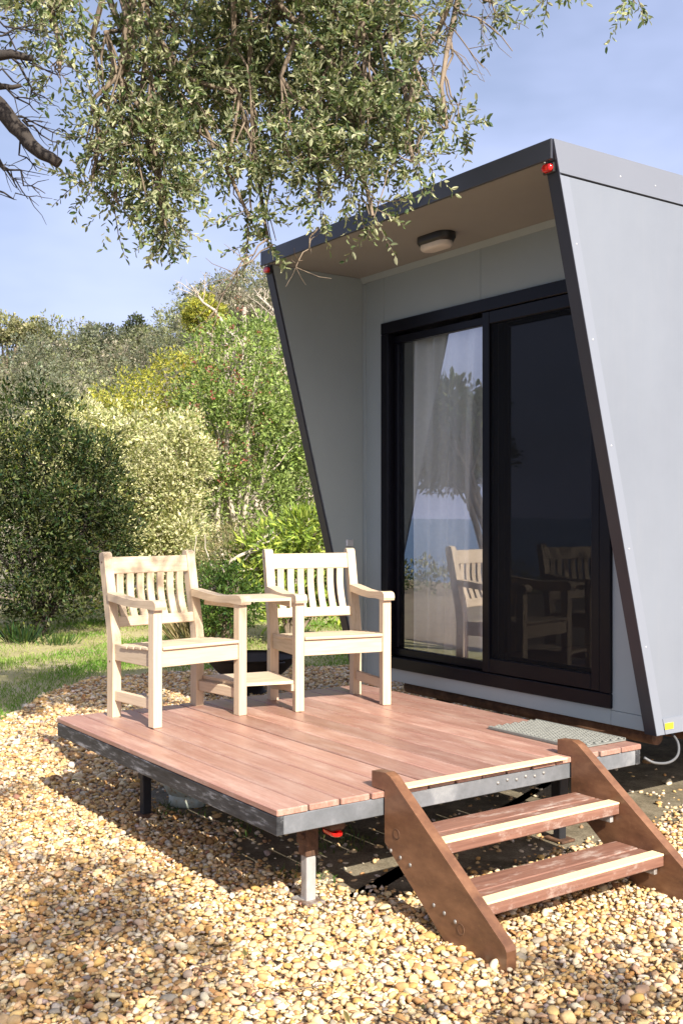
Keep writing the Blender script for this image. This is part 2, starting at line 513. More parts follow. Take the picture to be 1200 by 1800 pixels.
def mat_ground():
    m, n, l, b = newmat('earth')
    t = n.new('ShaderNodeTexCoord')
    f = noise(n, l, 1.3, 8, 0.65, t.outputs['Object'])
    g = noise(n, l, 38, 5, 0.7, t.outputs['Object'])
    col = ramp(n, l, f, [(0.3, (0.16, 0.12, 0.075)), (0.55, (0.27, 0.215, 0.145)), (0.75, (0.20, 0.20, 0.09))])
    sp = ramp(n, l, g, [(0.3, (0.6, 0.6, 0.6)), (0.7, (1.25, 1.25, 1.25))])
    l.new(mixc(n, l, 1.0, col, sp, 'MULTIPLY'), b.inputs['Base Color'])
    b.inputs['Roughness'].default_value = 0.95
    bump(n, l, g, 0.7, 0.02, b)
    return m
M['earth'] = mat_ground()
def mat_gravelbed():
    m, n, l, b = newmat('gravel_bed')
    t = n.new('ShaderNodeTexCoord')
    v = n.new('ShaderNodeTexVoronoi'); v.inputs['Scale'].default_value = 34
    l.new(t.outputs['Object'], v.inputs['Vector'])
    col = ramp(n, l, v.outputs['Color'], [(0.2, (0.26, 0.165, 0.085)), (0.5, (0.40, 0.29, 0.17)), (0.8, (0.50, 0.41, 0.28))])
    edge = ramp(n, l, v.outputs['Distance'], [(0.25, (1, 1, 1)), (0.75, (0.3, 0.27, 0.24))])
    l.new(mixc(n, l, 1.0, col, edge, 'MULTIPLY'), b.inputs['Base Color'])
    b.inputs['Roughness'].default_value = 0.8
    inv = n.new('ShaderNodeMath'); inv.operation = 'SUBTRACT'; inv.inputs[0].default_value = 1
    l.new(v.outputs['Distance'], inv.inputs[1])
    bump(n, l, inv.outputs[0], 1.0, 0.02, b)
    return m
M['gravel'] = mat_gravelbed()
def mat_slab():
    m, n, l, b = newmat('dusty_ground')
    t = n.new('ShaderNodeTexCoord')
    f = noise(n, l, 3.0, 8, 0.7, t.outputs['Object'])
    g = noise(n, l, 110, 3, 0.7, t.outputs['Object'])
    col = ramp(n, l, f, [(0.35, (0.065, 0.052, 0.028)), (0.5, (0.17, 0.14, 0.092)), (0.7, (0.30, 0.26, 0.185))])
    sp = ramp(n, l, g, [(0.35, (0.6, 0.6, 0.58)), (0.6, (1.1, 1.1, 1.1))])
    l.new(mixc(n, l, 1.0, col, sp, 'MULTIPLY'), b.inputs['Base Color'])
    b.inputs['Roughness'].default_value = 0.95
    bump(n, l, g, 0.5, 0.006, b)
    return m
M['slab'] = mat_slab()
def mat_lawn():
    m, n, l, b = newmat('lawn_soil')
    t = n.new('ShaderNodeTexCoord')
    f = noise(n, l, 1.1, 6, 0.65, t.outputs['Object'])
    l.new(ramp(n, l, f, [(0.3, (0.24, 0.22, 0.09)), (0.5, (0.36, 0.32, 0.15)), (0.72, (0.50, 0.42, 0.27))]), b.inputs['Base Color'])
    b.inputs['Roughness'].default_value = 0.95
    bump(n, l, noise(n, l, 60, 4, 0.7, t.outputs['Object']), 0.8, 0.02, b)
    return m
M['lawn'] = mat_lawn()
def mat_hill():
    m, n, l, b = newmat('hill_scrub')
    t = n.new('ShaderNodeTexCoord')
    f = noise(n, l, 0.25, 8, 0.7, t.outputs['Object'])
    l.new(ramp(n, l, f, [(0.35, (0.10, 0.10, 0.06)), (0.65, (0.24, 0.21, 0.14))]), b.inputs['Base Color'])
    b.inputs['Roughness'].default_value = 1.0
    return m
M['hill'] = mat_hill()
def mat_sea():
    m, n, l, b = newmat('sea_water')
    b.inputs['Base Color'].default_value = (0.045, 0.12, 0.20, 1)
    b.inputs['Roughness'].default_value = 0.25
    t = n.new('ShaderNodeTexCoord')
    bump(n, l, noise(n, l, 0.8, 6, 0.6, t.outputs['Object']), 0.6, 0.4, b)
    return m
M['sea'] = mat_sea()

# ------------------------------------------------------------------ the setting: ground, lawn, gravel, sea, hill
DZ, GX0, GX1, GY0, GY1 = 0.486, -5.64, -3.38, 2.085, 4.13        # deck top and footprint
def axis_coords(lo, hi, near, k):
    a = np.linspace(-1, 1, k)
    s = np.sign(a) * np.abs(a) ** 3
    return np.where(s < 0, near + s * (near - lo), near + s * (hi - near))
gx = axis_coords(-4000, 4000, -5.0, 121); gy = axis_coords(-60, 4000, 3.0, 121)
XX, YY = np.meshgrid(gx, gy, indexing='ij')
ZZ = -0.012 - np.clip((-9 - YY) / 14.0, 0, 1) ** 1.3 * 7.0
ZZ = np.where(YY < -9, ZZ + 0.25 * np.sin(XX * 0.7) * np.sin(YY * 0.9) * np.clip((-9 - YY) / 4, 0, 1), ZZ)
idx = np.arange(121 * 121).reshape(121, 121)
gf = np.stack([idx[:-1, :-1], idx[1:, :-1], idx[1:, 1:], idx[:-1, 1:]], -1).reshape(-1, 4)
g_me = fast_mesh('ground', np.stack([XX, YY, ZZ], -1).reshape(-1, 3), gf, None, M['earth'], True)
tag(mesh_obj('ground', g_me), kind='structure')
MB().add([(-5000, -6000, -4.5), (5000, -6000, -4.5), (5000, -14, -4.5), (-5000, -14, -4.5)], [(0, 1, 2, 3)]).build('sea', M['sea'])
tag(bpy.data.objects['sea'], kind='structure')

LAWN_EDGE = [(-6.6, 0.2), (-7.2, 1.4), (-8.1, 2.5), (-8.9, 3.05), (-9.6, 3.6), (-9.95, 4.1), (-9.8, 5.1), (-9.3, 6.4), (-9.0, 8.5)]
def lawn_x(y):
    ex = [p[0] for p in LAWN_EDGE]; ey = [p[1] for p in LAWN_EDGE]
    return np.interp(y, ey, ex)
mb = MB()
ys = np.linspace(0.2, 8.5, 60)
edge = [(lawn_x(y) + 0.10 * math.sin(y * 7.1) + 0.06 * math.sin(y * 17.3), y) for y in ys]
vs_ = [(x, y, -0.004) for x, y in edge] + [(-19.0, y * 1.4 - 0.8, -0.004) for x, y in edge]
mb.add(vs_, [(i, i + 1, 60 + i + 1, 60 + i) for i in range(59)])
lawn = tag(mb.build('lawn', M['lawn']), kind='structure')

mb = MB()
gp = [(x, y, 0.0) for x, y in edge] + [(1.5, y, 0.0) for x, y in edge]
mb.add(gp, [(60 + i, 60 + i + 1, i + 1, i) for i in range(59)])
gravel = tag(mb.build('gravel_bed', M['gravel']), kind='structure')
# bare dusty earth under the deck and the cabin
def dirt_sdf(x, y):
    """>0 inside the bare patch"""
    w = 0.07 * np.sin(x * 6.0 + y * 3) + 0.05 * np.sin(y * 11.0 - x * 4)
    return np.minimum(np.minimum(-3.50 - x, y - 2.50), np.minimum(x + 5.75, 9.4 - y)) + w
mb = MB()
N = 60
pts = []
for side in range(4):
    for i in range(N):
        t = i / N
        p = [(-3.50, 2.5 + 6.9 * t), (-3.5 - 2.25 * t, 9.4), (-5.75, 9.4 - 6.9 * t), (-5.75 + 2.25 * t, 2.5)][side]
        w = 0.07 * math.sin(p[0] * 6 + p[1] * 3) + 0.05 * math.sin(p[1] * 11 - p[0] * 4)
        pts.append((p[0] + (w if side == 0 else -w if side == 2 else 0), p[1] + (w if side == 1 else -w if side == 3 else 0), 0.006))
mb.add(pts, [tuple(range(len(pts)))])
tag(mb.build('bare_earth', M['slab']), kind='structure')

# hill: a polar sheet seen over the shrubs
ang = np.radians(np.linspace(108, 198, 80)); rad = np.concatenate([np.linspace(24, 60, 14), np.linspace(66, 420, 40)])
AA, RR = np.meshgrid(ang, rad, indexing='ij')
def hill_h(a, r):
    deg = np.degrees(a)
    Hm = 18.8 + 12.5 * np.clip((157.0 - deg) / 10.0, 0, 1.2) - 0.9 * np.clip((deg - 160) / 10, 0, 5) * 4
    s = np.clip((r - 26) / 118.0, 0, 1)
    s = s * s * (3 - 2 * s)
    return Hm * s - 0.05 - 0.05 * np.clip(r - 150, 0, 400) + 1.2 * np.sin(a * 46 + r * .05) * s
HH = hill_h(AA, RR)
idx = np.arange(AA.size).reshape(AA.shape)
hf = np.stack([idx[:-1, :-1], idx[:-1, 1:], idx[1:, 1:], idx[1:, :-1]], -1).reshape(-1, 4)
tag(mesh_obj('hill', fast_mesh('hill', np.stack([RR * np.cos(AA), RR * np.sin(AA), HH], -1).reshape(-1, 3), hf, None, M['hill'], True)), kind='structure')

# ------------------------------------------------------------------ pebbles
def ico(sub):
    t = (1 + 5 ** .5) / 2
    v = [(-1, t, 0), (1, t, 0), (-1, -t, 0), (1, -t, 0), (0, -1, t), (0, 1, t), (0, -1, -t), (0, 1, -t), (t, 0, -1), (t, 0, 1), (-t, 0, -1), (-t, 0, 1)]
    f = [(0, 11, 5), (0, 5, 1), (0, 1, 7), (0, 7, 10), (0, 10, 11), (1, 5, 9), (5, 11, 4), (11, 10, 2), (10, 7, 6), (7, 1, 8), (3, 9, 4), (3, 4, 2), (3, 2, 6), (3, 6, 8), (3, 8, 9), (4, 9, 5), (2, 4, 11), (6, 2, 10), (8, 6, 7), (9, 8, 1)]
    v = [Vector(p).normalized() for p in v]
    for _ in range(sub):
        cache, nf = {}, []
        def mid(a, b):
            k = (min(a, b), max(a, b))
            if k not in cache:
                v.append(((v[a] + v[b]) / 2).normalized()); cache[k] = len(v) - 1
            return cache[k]
        for a, b, c in f:
            x, y, z = mid(a, b), mid(b, c), mid(c, a)
            nf += [(a, x, z), (b, y, x), (c, z, y), (x, y, z)]
        f = nf
    return np.array([tuple(p) for p in v]), np.array(f)
STONE_COL = np.array([(0.60, 0.42, 0.21), (0.64, 0.48, 0.27), (0.68, 0.56, 0.37), (0.52, 0.32, 0.13), (0.70, 0.62, 0.47), (0.45, 0.26, 0.11),
                      (0.36, 0.22, 0.12), (0.58, 0.51, 0.42), (0.44, 0.38, 0.30), (0.66, 0.46, 0.20), (0.32, 0.27, 0.23), (0.56, 0.38, 0.22)])
STONE_P = np.array([.17, .17, .14, .11, .09, .06, .04, .06, .04, .07, .02, .03])
def rand_rot(n):
    q = rng.normal(size=(n, 4)); q /= np.linalg.norm(q, axis=1)[:, None]
    w, x, y, z = q.T
    return np.stack([1 - 2 * (y * y + z * z), 2 * (x * y - z * w), 2 * (x * z + y * w), 2 * (x * y + z * w), 1 - 2 * (x * x + z * z), 2 * (y * z - x * w),
                     2 * (x * z - y * w), 2 * (y * z + x * w), 1 - 2 * (x * x + y * y)], -1).reshape(n, 3, 3)
def tilt_rot(n, tilt):
    a = rng.uniform(0, 2 * np.pi, n); c, s = np.cos(a), np.sin(a)
    Rz = np.zeros((n, 3, 3)); Rz[:, 0, 0] = c; Rz[:, 0, 1] = -s; Rz[:, 1, 0] = s; Rz[:, 1, 1] = c; Rz[:, 2, 2] = 1
    b = rng.normal(0, tilt, n); c, s = np.cos(b), np.sin(b)
    Rx = np.zeros((n, 3, 3)); Rx[:, 0, 0] = 1; Rx[:, 1, 1] = c; Rx[:, 1, 2] = -s; Rx[:, 2, 1] = s; Rx[:, 2, 2] = c
    return Rz @ Rx
def pebble_block(pos, size, sub):
    """stones at pos with half-length size: verts, faces, colours"""
    bv, bf = ico(sub)
    n, k = len(pos), len(bv)
    ax = np.stack([np.ones(n), rng.uniform(0.55, 0.98, n), rng.uniform(0.34, 0.72, n)], -1) * size[:, None]
    lump = 1 + rng.normal(0, 0.075, (n, k))
    # broad lumps: a few random planes push the surface in
    for _ in range(5):
        d = rng.normal(size=(n, 3)); d /= np.linalg.norm(d, axis=1)[:, None]
        dp = np.einsum('kj,nj->nk', bv, d)
        lump *= 1 - np.clip(dp - rng.uniform(0.25, 0.75, n)[:, None], 0, 1) * 0.72
    v = bv[None] * lump[..., None] * ax[:, None, :]
    v = np.einsum('nij,nkj->nki', tilt_rot(n, 0.35), v) + pos[:, None, :]
    f = bf[None] + (np.arange(n) * k)[:, None, None]
    c = STONE_COL[rng.choice(len(STONE_COL), n, p=STONE_P / STONE_P.sum())] * rng.uniform(0.74, 1.12, n)[:, None]
    c = np.clip(c * np.array([1.02, 1.01, 1.02]) + rng.normal(0, 0.012, (n, 3)), 0.02, 0.85)
    return v.reshape(-1, 3), f.reshape(-1, 3), np.repeat(c, k, 0)
def view_mask(x, y, margin):
    D = x * VX + y * VY; S = x * RX + y * RY
    return (D > 2.2) & (np.abs(S) < D * (600 / F_PX) + margin)
def scatter(x0, x1, y0, y1, step):
    X, Y = np.meshgrid(np.arange(x0, x1, step), np.arange(y0, y1, step), indexing='ij')
    return np.stack([X.ravel(), Y.ravel()], -1) + rng.uniform(-.5, .5, (X.size, 2)) * step
blocks, off = [], 0
allP = []
for layer, (step, smin, smax, zlo, zhi) in enumerate([(0.0225, 0.0110, 0.0180, 0.002, 0.009), (0.0300, 0.0100, 0.0215, 0.010, 0.019)]):
    P = scatter(-10.2, -1.2, 0.4, 8.2, step)
    x, y = P.T
    keep = view_mask(x, y, 0.40) & (x > lawn_x(y) + 0.05 * np.sin(y * 9))
    D = x * VX + y * VY
    keep &= ~((D > 6.2) & (rng.random(len(x)) < 0.5))
    ds = dirt_sdf(x, y)
    keep &= rng.random(len(x)) > np.clip(ds * 6 + 0.35, 0, 1) * np.where(ds > 0.6, 0.97, 0.93) * (ds > -0.05)
    # nothing to see deep under the cabin
    keep &= ~((y > 5.6) & (x > -5.7) & (x < -3.4))
    P = P[keep]
    n = len(P)
    size = rng.uniform(smin, smax, n) * rng.choice([.55, .8, 1.0, 1.2, 1.6], n, p=[.14, .2, .4, .2, .06])
    D = P[:, 0] * VX + P[:, 1] * VY
    size = np.where(D > 6.2, size * 1.28, size)
    pos = np.concatenate([P, rng.uniform(zlo, zhi, n)[:, None]], 1)
    allP.append((pos, size, D, layer))
# the stones that show largest are single objects; the rest one layer
top_pos, top_size, top_D, _ = allP[1]
S_ = top_pos[:, 0] * RX + top_pos[:, 1] * RY
inview = (top_D > 3.33) & (np.abs(S_) < top_D * 0.315)
score = np.where(inview, top_size / top_D, 0)
pick = np.argsort(-score)[:300]
var_me = []
for k in range(14):
    v, f, c = pebble_block(np.zeros((1, 3)), np.array([1.0]), 1)
    var_me.append(fast_mesh('pebble', v, f, c, M['stone'], True))
for j, i in enumerate(pick):
    o = mesh_obj('pebble', var_me[j % 14], gravel, top_pos[i])
    s = top_size[i]; o.scale = (s, s, s); o.rotation_euler = (0, 0, rng.uniform(0, 6.28))
mask = np.ones(len(top_pos), bool); mask[pick] = False
allP[1] = (top_pos[mask], top_size[mask], top_D[mask], 1)
VV, FF, CC, off = [], [], [], 0
for pos, size, D, layer in allP:
    for lo, hi, sub in ((0, 4.15 if layer else 0, 1), (4.15 if layer else 0, 99, 0)):
        m_ = (D >= lo) & (D < hi)
        if not m_.any(): continue
        v, f, c = pebble_block(pos[m_], size[m_] * (1.0 if sub else 1.08), sub)
        VV.append(v); FF.append(f + off); CC.append(c); off += len(v)
peb = mesh_obj('pebble_layer', fast_mesh('pebble_layer', np.concatenate(VV), np.concatenate(FF), np.concatenate(CC), M['stone'], True), gravel)
tag(peb, 'loose rounded tan and cream pebbles', kind='stuff')
print('pebbles', sum(len(a[0]) for a in allP))

# ------------------------------------------------------------------ leaves
def unit(v): return v / np.maximum(np.linalg.norm(v, axis=-1, keepdims=True), 1e-9)
def leaf_mesh(name, pos, axis, nrm, length, width, col, mat, hexa=False, fold=0.18):
    n = len(pos)
    axis = unit(axis); side = unit(np.cross(nrm, axis)); up = np.cross(axis, side)
    L = length[:, None]; W = width[:, None]
    if hexa:
        v = np.stack([pos, pos + axis * L * .33 + side * W * .5 + up * W * fold, pos + axis * L * .72 + side * W * .42 + up * W * fold,
                      pos + axis * L - up * L * .06, pos + axis * L * .72 - side * W * .42 + up * W * fold, pos + axis * L * .33 - side * W * .5 + up * W * fold], 1)
        k, fb = 6, np.array([(0, 3, 2, 1), (0, 5, 4, 3)])
    else:
        v = np.stack([pos, pos + axis * L * .5 + side * W * .5 + up * W * fold, pos + axis * L, pos + axis * L * .5 - side * W * .5 + up * W * fold], 1)
        k, fb = 4, np.array([(0, 2, 1), (0, 3, 2)])
    f = (fb[None] + (np.arange(n) * k)[:, None, None]).reshape(-1, fb.shape[1])
    return fast_mesh(name, v.reshape(-1, 3), f, np.repeat(col, k, 0), mat, False)
def jitter_cols(cols, n, var=0.18):
    cols = np.asarray(cols, float)
    c = cols[rng.integers(0, len(cols), n)]
    return np.clip(c * rng.uniform(1 - var, 1 + var, n)[:, None] + rng.normal(0, 0.006, (n, 3)), 0.004, 0.9)
def sphere_dirs(n): return unit(rng.normal(size=(n, 3)))
def clump_leaves(blobs, n_sub, per_sub, sub_r, L, W, cols, zmin=0.03, up_bias=0.35, tone=0.22, shell=(0.72, 1.0), gap=-0.45, btone=0.0):
    """leaves gathered in small tufts over the outside of ellipsoids -> pos, axis, nrm, len, wid, col"""
    P, A, Nn, Ls, Ws, Cs = [], [], [], [], [], []
    vol = np.array([b[3] * b[5] + b[4] * b[5] + b[3] * b[4] for b in blobs]); vol = vol / vol.sum()
    for b, w in zip(blobs, vol):
        m = max(4, int(n_sub * w))
        d = sphere_dirs(m)
        ph = b[0] * 3.1 + b[2]
        lob = np.sin(d[:, 0] * 6.3 + ph) * np.sin(d[:, 1] * 7.1 - ph) + .8 * np.sin(d[:, 2] * 9.7 + d[:, 0] * 4.3 + 2 * ph)
        rr = (rng.uniform(*shell, m) * (1 + 0.20 * lob))[:, None]
        rr = np.where(rng.random((m, 1)) < .05, rr * 1.16, rr)
        c = np.array(b[:3]) + d * rr * np.array(b[3:6])
        ok = lob + rng.normal(0, .35, m) > gap
        c, d = c[ok], d[ok]; m = len(c)
        if m == 0: continue
        k = per_sub
        sr = sub_r * rng.uniform(0.6, 1.35, m)
        ld = sphere_dirs(m * k)
        cc = np.repeat(c, k, 0); dd = np.repeat(d, k, 0)
        p = cc + ld * np.repeat(sr, k)[:, None] * (rng.random((m * k, 1)) ** 0.5)
        ax = unit(ld + 0.7 * dd + np.array([0, 0, up_bias]) + rng.normal(0, .35, (m * k, 3)))
        nr = unit(dd + np.array([0, 0, 0.6]) + rng.normal(0, .55, (m * k, 3)))
        tn = np.repeat(rng.uniform(1 - tone, 1 + tone, m), k)[:, None] * rng.uniform(1 - btone, 1 + btone)
        col = jitter_cols(cols, m * k) * tn
        keep = p[:, 2] > zmin
        P.append(p[keep]); A.append(ax[keep]); Nn.append(nr[keep]); Cs.append(col[keep])
        q = (np.repeat(rng.uniform(.65, 1.45, m), k) * rng.uniform(0.7, 1.25, m * k))[keep]; Ls.append(L * q); Ws.append(W * q)
    return [np.concatenate(z) for z in (P, A, Nn, Ls, Ws, Cs)]
def curve(p0, p1, n=6, sag=0.0, wig=0.06):
    p0, p1 = np.asarray(p0, float), np.asarray(p1, float)
    t = np.linspace(0, 1, n)[:, None]
    L = np.linalg.norm(p1 - p0)
    w = rng.normal(0, wig * L / 2, (n, 3)) * np.sin(t * np.pi)
    pts = p0 + (p1 - p0) * t + w
    pts[:, 2] += sag * L * np.sin(t[:, 0] * np.pi)
    return pts
def stems(mb, base, blobs, n_each, r0, r1, n=6, sides=5):
    base = np.asarray(base, float)
    for b in blobs:
        c = np.array(b[:3])
        mb.tube(curve(base, c, n, 0.05, .03), list(np.linspace(r0, r1, n)), sides, False)
        for _ in range(n_each):
            e = c + sphere_dirs(1)[0] * np.array(b[3:6]) * rng.uniform(.6, .95)
            s = c + (base - c) * rng.uniform(0.0, 0.35)
            mb.tube(curve(s, e, 5, 0.03), list(np.linspace(r1, r1 * .3, 5)), 4, False)

def shrub(name, label, cat, base, blobs, n_sub, per_sub, sub_r, L, W, cols, bark='bark', stem_r=(0.035, 0.012), n_each=6, group=None, **kw):
    """blobs are in world coordinates; the thing's Empty sits at its base"""
    base = np.array([base[0], base[1], 0.0])
    t = empty(name, base)
    tag(t, label, cat, group)
    bl = [(b[0] - base[0], b[1] - base[1], b[2], *b[3:]) for b in blobs]
    sat = []
    for b in bl:
        for _ in range(4):
            d = sphere_dirs(1)[0]; d[2] = abs(d[2]) * .8 if rng.random() < .7 else d[2]
            q = rng.uniform(.22, .45)
            sat.append((*(np.array(b[:3]) + d * np.array(b[3:6]) * rng.uniform(.8, 1.12)), *(np.array(b[3:6]) * q)))
    a = clump_leaves(bl + sat, n_sub, per_sub, sub_r, L, W, cols, **kw)
    mesh_obj('crown', leaf_mesh('crown', *a, M['leaf']), t)
    mb = MB(); stems(mb, (0, 0, 0), bl, n_each, *stem_r)
    mb.build('trunk', M[bark], t)
    return t
def blob(px, py, D, rpx, rpy, depth=None):
    p = at(px, py, D); k = D / F_PX
    return (p[0], p[1], p[2], rpx * k, (depth if depth else rpx * k), rpy * k)
def ground_at(px, D):
    p = at(px, HOR, D); return (p[0], p[1])

# ------------------------------------------------------------------ the cabin
XR, XL, TH = -3.36, -5.865, 0.068              # outer faces of the side panels, panel thickness
YF, YB = 4.25, 9.6                              # front wall, back
ZB, ZT = 0.516, 3.246                           # underside, roof top
YT, YBOT = 3.508, 4.212                         # front edge of the side panels at top / bottom
cabin = empty('cabin', ((XR + XL) / 2, (YF + YB) / 2, 0))
tag(cabin, 'grey transportable cabin with slanted side walls and a deep roof overhang', 'cabin')
CX, CY = cabin.location.x, cabin.location.y
def cpart(mb, name, mat, parent=None):
    """geometry given in world coordinates, stored relative to the cabin"""
    mb.v = [(x - CX, y - CY, z) for x, y, z in mb.v]
    return mb.build(name, M[mat], parent or cabin)
def yfront(z): return YBOT + (YT - YBOT) * (z - ZB) / (ZT - ZB)
ZSOF = 3.160
ZS = 3.103                                      # seam under the roof flashing
for xo, xi, s in ((XR, XR - TH, 1), (XL, XL + TH, -1)):
    x0, x1 = min(xo, xi), max(xo, xi)
    prof = [(yfront(ZB) + .012, ZB), (yfront(ZS - .008) + .012, ZS - .008), (YB, ZS - .008), (YB, ZB)]
    side = cpart(MB().prism(prof, 0, x0 + (.003 if s < 0 else 0), x1 - (.003 if s > 0 else 0)), 'side_panel', 'wall')
    # core behind the seam
    ci, co = (xi, xo - .014) if s > 0 else (xi, xo + .014)
    cpart(MB().prism([(yfront(ZS) + .012, ZS - .0075), (yfront(ZT) + .03, ZT - .01), (YB, ZT - .01), (YB, ZS - .0075)], 0, min(ci, co), max(ci, co)), 'panel_head', 'wall', side)
    cpart(MB().prism([(yfront(ZS) + .02, ZS - .0078), (yfront(ZS) + .02, ZS + .01), (YB, ZS + .01), (YB, ZS - .0078)], 0, min(co, co + s * .004), max(co, co + s * .004)), 'seam_shadow', 'black', side)  # black strip drawn as the shadow line in the seam groove
    # porch lining, added so the shaded inner faces come out paler
    li, lo_ = xi - s * .0005, xi - s * .006
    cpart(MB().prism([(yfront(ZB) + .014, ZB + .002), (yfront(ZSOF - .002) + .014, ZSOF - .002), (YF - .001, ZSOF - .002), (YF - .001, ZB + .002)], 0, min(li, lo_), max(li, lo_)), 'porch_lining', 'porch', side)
    # roof flashing along the top of the side
    a, b = (xo - .012, xo + .003) if s > 0 else (xo - .003, xo + .012)
    cpart(MB().prism([(yfront(ZS) + .002, ZS), (yfront(ZT) + .001, ZT), (YB, ZT), (YB, ZS)], 0, a, b), 'roof_flashing', 'roofside')
    # flashing along the slanted edge and the foot of the panel
    a, b = (xo - .003, xo + .002) if s > 0 else (xo - .002, xo + .003)
    w = .060
    cpart(MB().prism([(yfront(ZB + .001) + .001, ZB + .001), (yfront(ZS - .010) + .001, ZS - .010), (yfront(ZS - .010) + w, ZS - .010), (yfront(ZB + .001) + w, ZB + .001)], 0, a, b), 'edge_flashing', 'flash', side)
    cpart(MB().prism([(yfront(ZB) + w + .004, ZB + .001), (yfront(ZB + .085) + w + .004, ZB + .078), (YB - .01, ZB + .078), (YB - .01, ZB + .001)], 0, a, b + (.001 if s > 0 else 0)), 'foot_flashing', 'flash', side)
    # dark trim closing the front edge
    pr = [(yfront(ZB) - .002, ZB - .001), (yfront(ZS + .055) - .002, ZS + .055), (yfront(ZS + .055) + .0115, ZS + .055), (yfront(ZB) + .0115, ZB - .001)]
    cpart(MB().prism(pr, 0, x0 - .001, x1 + .001), 'edge_trim', 'charcoal', side)
    # rivets
    for z in (0.95, 1.42, 1.9, 2.38, 2.8):
        mb = MB(); y = yfront(z) + w * .55
        mb.v = []; v_, f_ = ico(1)
        mb.add([(xo + s * .002 + p[0] * .002, y + p[1] * .0045, z + p[2] * .0045) for p in v_], [tuple(q) for q in f_], True)
        cpart(mb, 'rivet', 'white_dot', side)
    for y in (3.95, 4.2, 4.46, 4.75):
        mb = MB(); v_, f_ = ico(1)
        mb.add([(xo + s * .003 + p[0] * .002, y + p[1] * .0045, ZS + .055 + p[2] * .0045) for p in v_], [tuple(q) for q in f_], True)
        cpart(mb, 'rivet', 'white_dot', side)
IR, IL = XR - TH, XL + TH                        # inner faces
ZSOF = 3.160
cpart(MB().box(((IR + IL) / 2, (YT + YB) / 2 + .03, (ZSOF + .02 + ZT) / 2), (IR - IL + .09, YB - YT - .07, ZT - ZSOF - .024)), 'roof', 'roofside')
cpart(MB().box(((IR + IL) / 2, (YT + YF) / 2 + .05, ZSOF + .008), (IR - IL - .002, YF - YT + .08, .016)), 'soffit', 'soffit')
cpart(MB().box(((XR + XL) / 2, YT - .004, (ZSOF + ZT) / 2 - .001), (XR - XL - .004, .014, ZT - ZSOF + .006), .003), 'fascia', 'charcoal')
# front wall: sheets with open joints round the door
DX0, DX1, DZ0, DZ1 = -5.565, -3.675, 0.612, 2.815
JX = -4.642
g = .002
def sheet(x0, x1, z0, z1, name='wall_sheet'):
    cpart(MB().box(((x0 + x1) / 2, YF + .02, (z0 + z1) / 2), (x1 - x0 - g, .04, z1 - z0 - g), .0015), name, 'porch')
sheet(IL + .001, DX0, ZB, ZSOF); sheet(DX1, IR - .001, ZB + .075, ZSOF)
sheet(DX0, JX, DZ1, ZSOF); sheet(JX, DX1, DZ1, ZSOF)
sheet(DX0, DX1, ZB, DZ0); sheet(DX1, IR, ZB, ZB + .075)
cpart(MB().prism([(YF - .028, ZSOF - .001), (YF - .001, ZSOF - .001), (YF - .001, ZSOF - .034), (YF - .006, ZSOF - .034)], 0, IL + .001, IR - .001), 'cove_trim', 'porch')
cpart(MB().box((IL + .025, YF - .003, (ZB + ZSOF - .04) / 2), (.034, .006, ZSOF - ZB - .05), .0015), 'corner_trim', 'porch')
# room behind the door
RB = 7.4
cpart(MB().box(((IL + IR) / 2, (YF + RB) / 2 + .03, ZB + .03), (IR - IL - .004, RB - YF - .03, .05)), 'room_floor', 'room_floor')
cpart(MB().box(((IL + IR) / 2, RB, (ZB + ZSOF) / 2), (IR - IL - .004, .04, ZSOF - ZB - .01)), 'room_wall', 'room')
cpart(MB().box((IL + .012, (YF + RB) / 2 + .02, (ZB + ZSOF) / 2), (.02, RB - YF - .06, ZSOF - ZB - .12)), 'room_lining', 'room')
cpart(MB().box((IR - .012, (YF + RB) / 2 + .02, (ZB + ZSOF) / 2), (.02, RB - YF - .06, ZSOF - ZB - .12)), 'room_lining', 'room')
cpart(MB().box(((IL + IR) / 2, (YF + RB) / 2 + .05, ZSOF - .03), (IR - IL - .06, RB - YF - .07, .02)), 'room_ceiling', 'room')
# sliding door
door = empty('sliding_door', (0, 0, 0), 0, cabin)
fw = .062
def dbox(name, x0, x1, z0, z1, y0, y1, mat='frame', ch=.004):
    return cpart(MB().box(((x0 + x1) / 2, (y0 + y1) / 2, (z0 + z1) / 2), (x1 - x0, y1 - y0, z1 - z0), ch), name, mat, door)
y0, y1 = YF - .018, YF + .10
dbox('frame_head', DX0 - .012, DX1 + .012, DZ1 - fw, DZ1 + .012, y0, y1)
dbox('frame_sill', DX0 - .012, DX1 + .012, DZ0 - .012, DZ0 + fw, y0, y1)
dbox('frame_jamb', DX0 - .012, DX0 + fw, DZ0 + fw + .001, DZ1 - fw - .001, y0 + .001, y1)
dbox('frame_jamb', DX1 - fw, DX1 + .012, DZ0 + fw + .001, DZ1 - fw - .001, y0 + .001, y1)
MX = -4.590
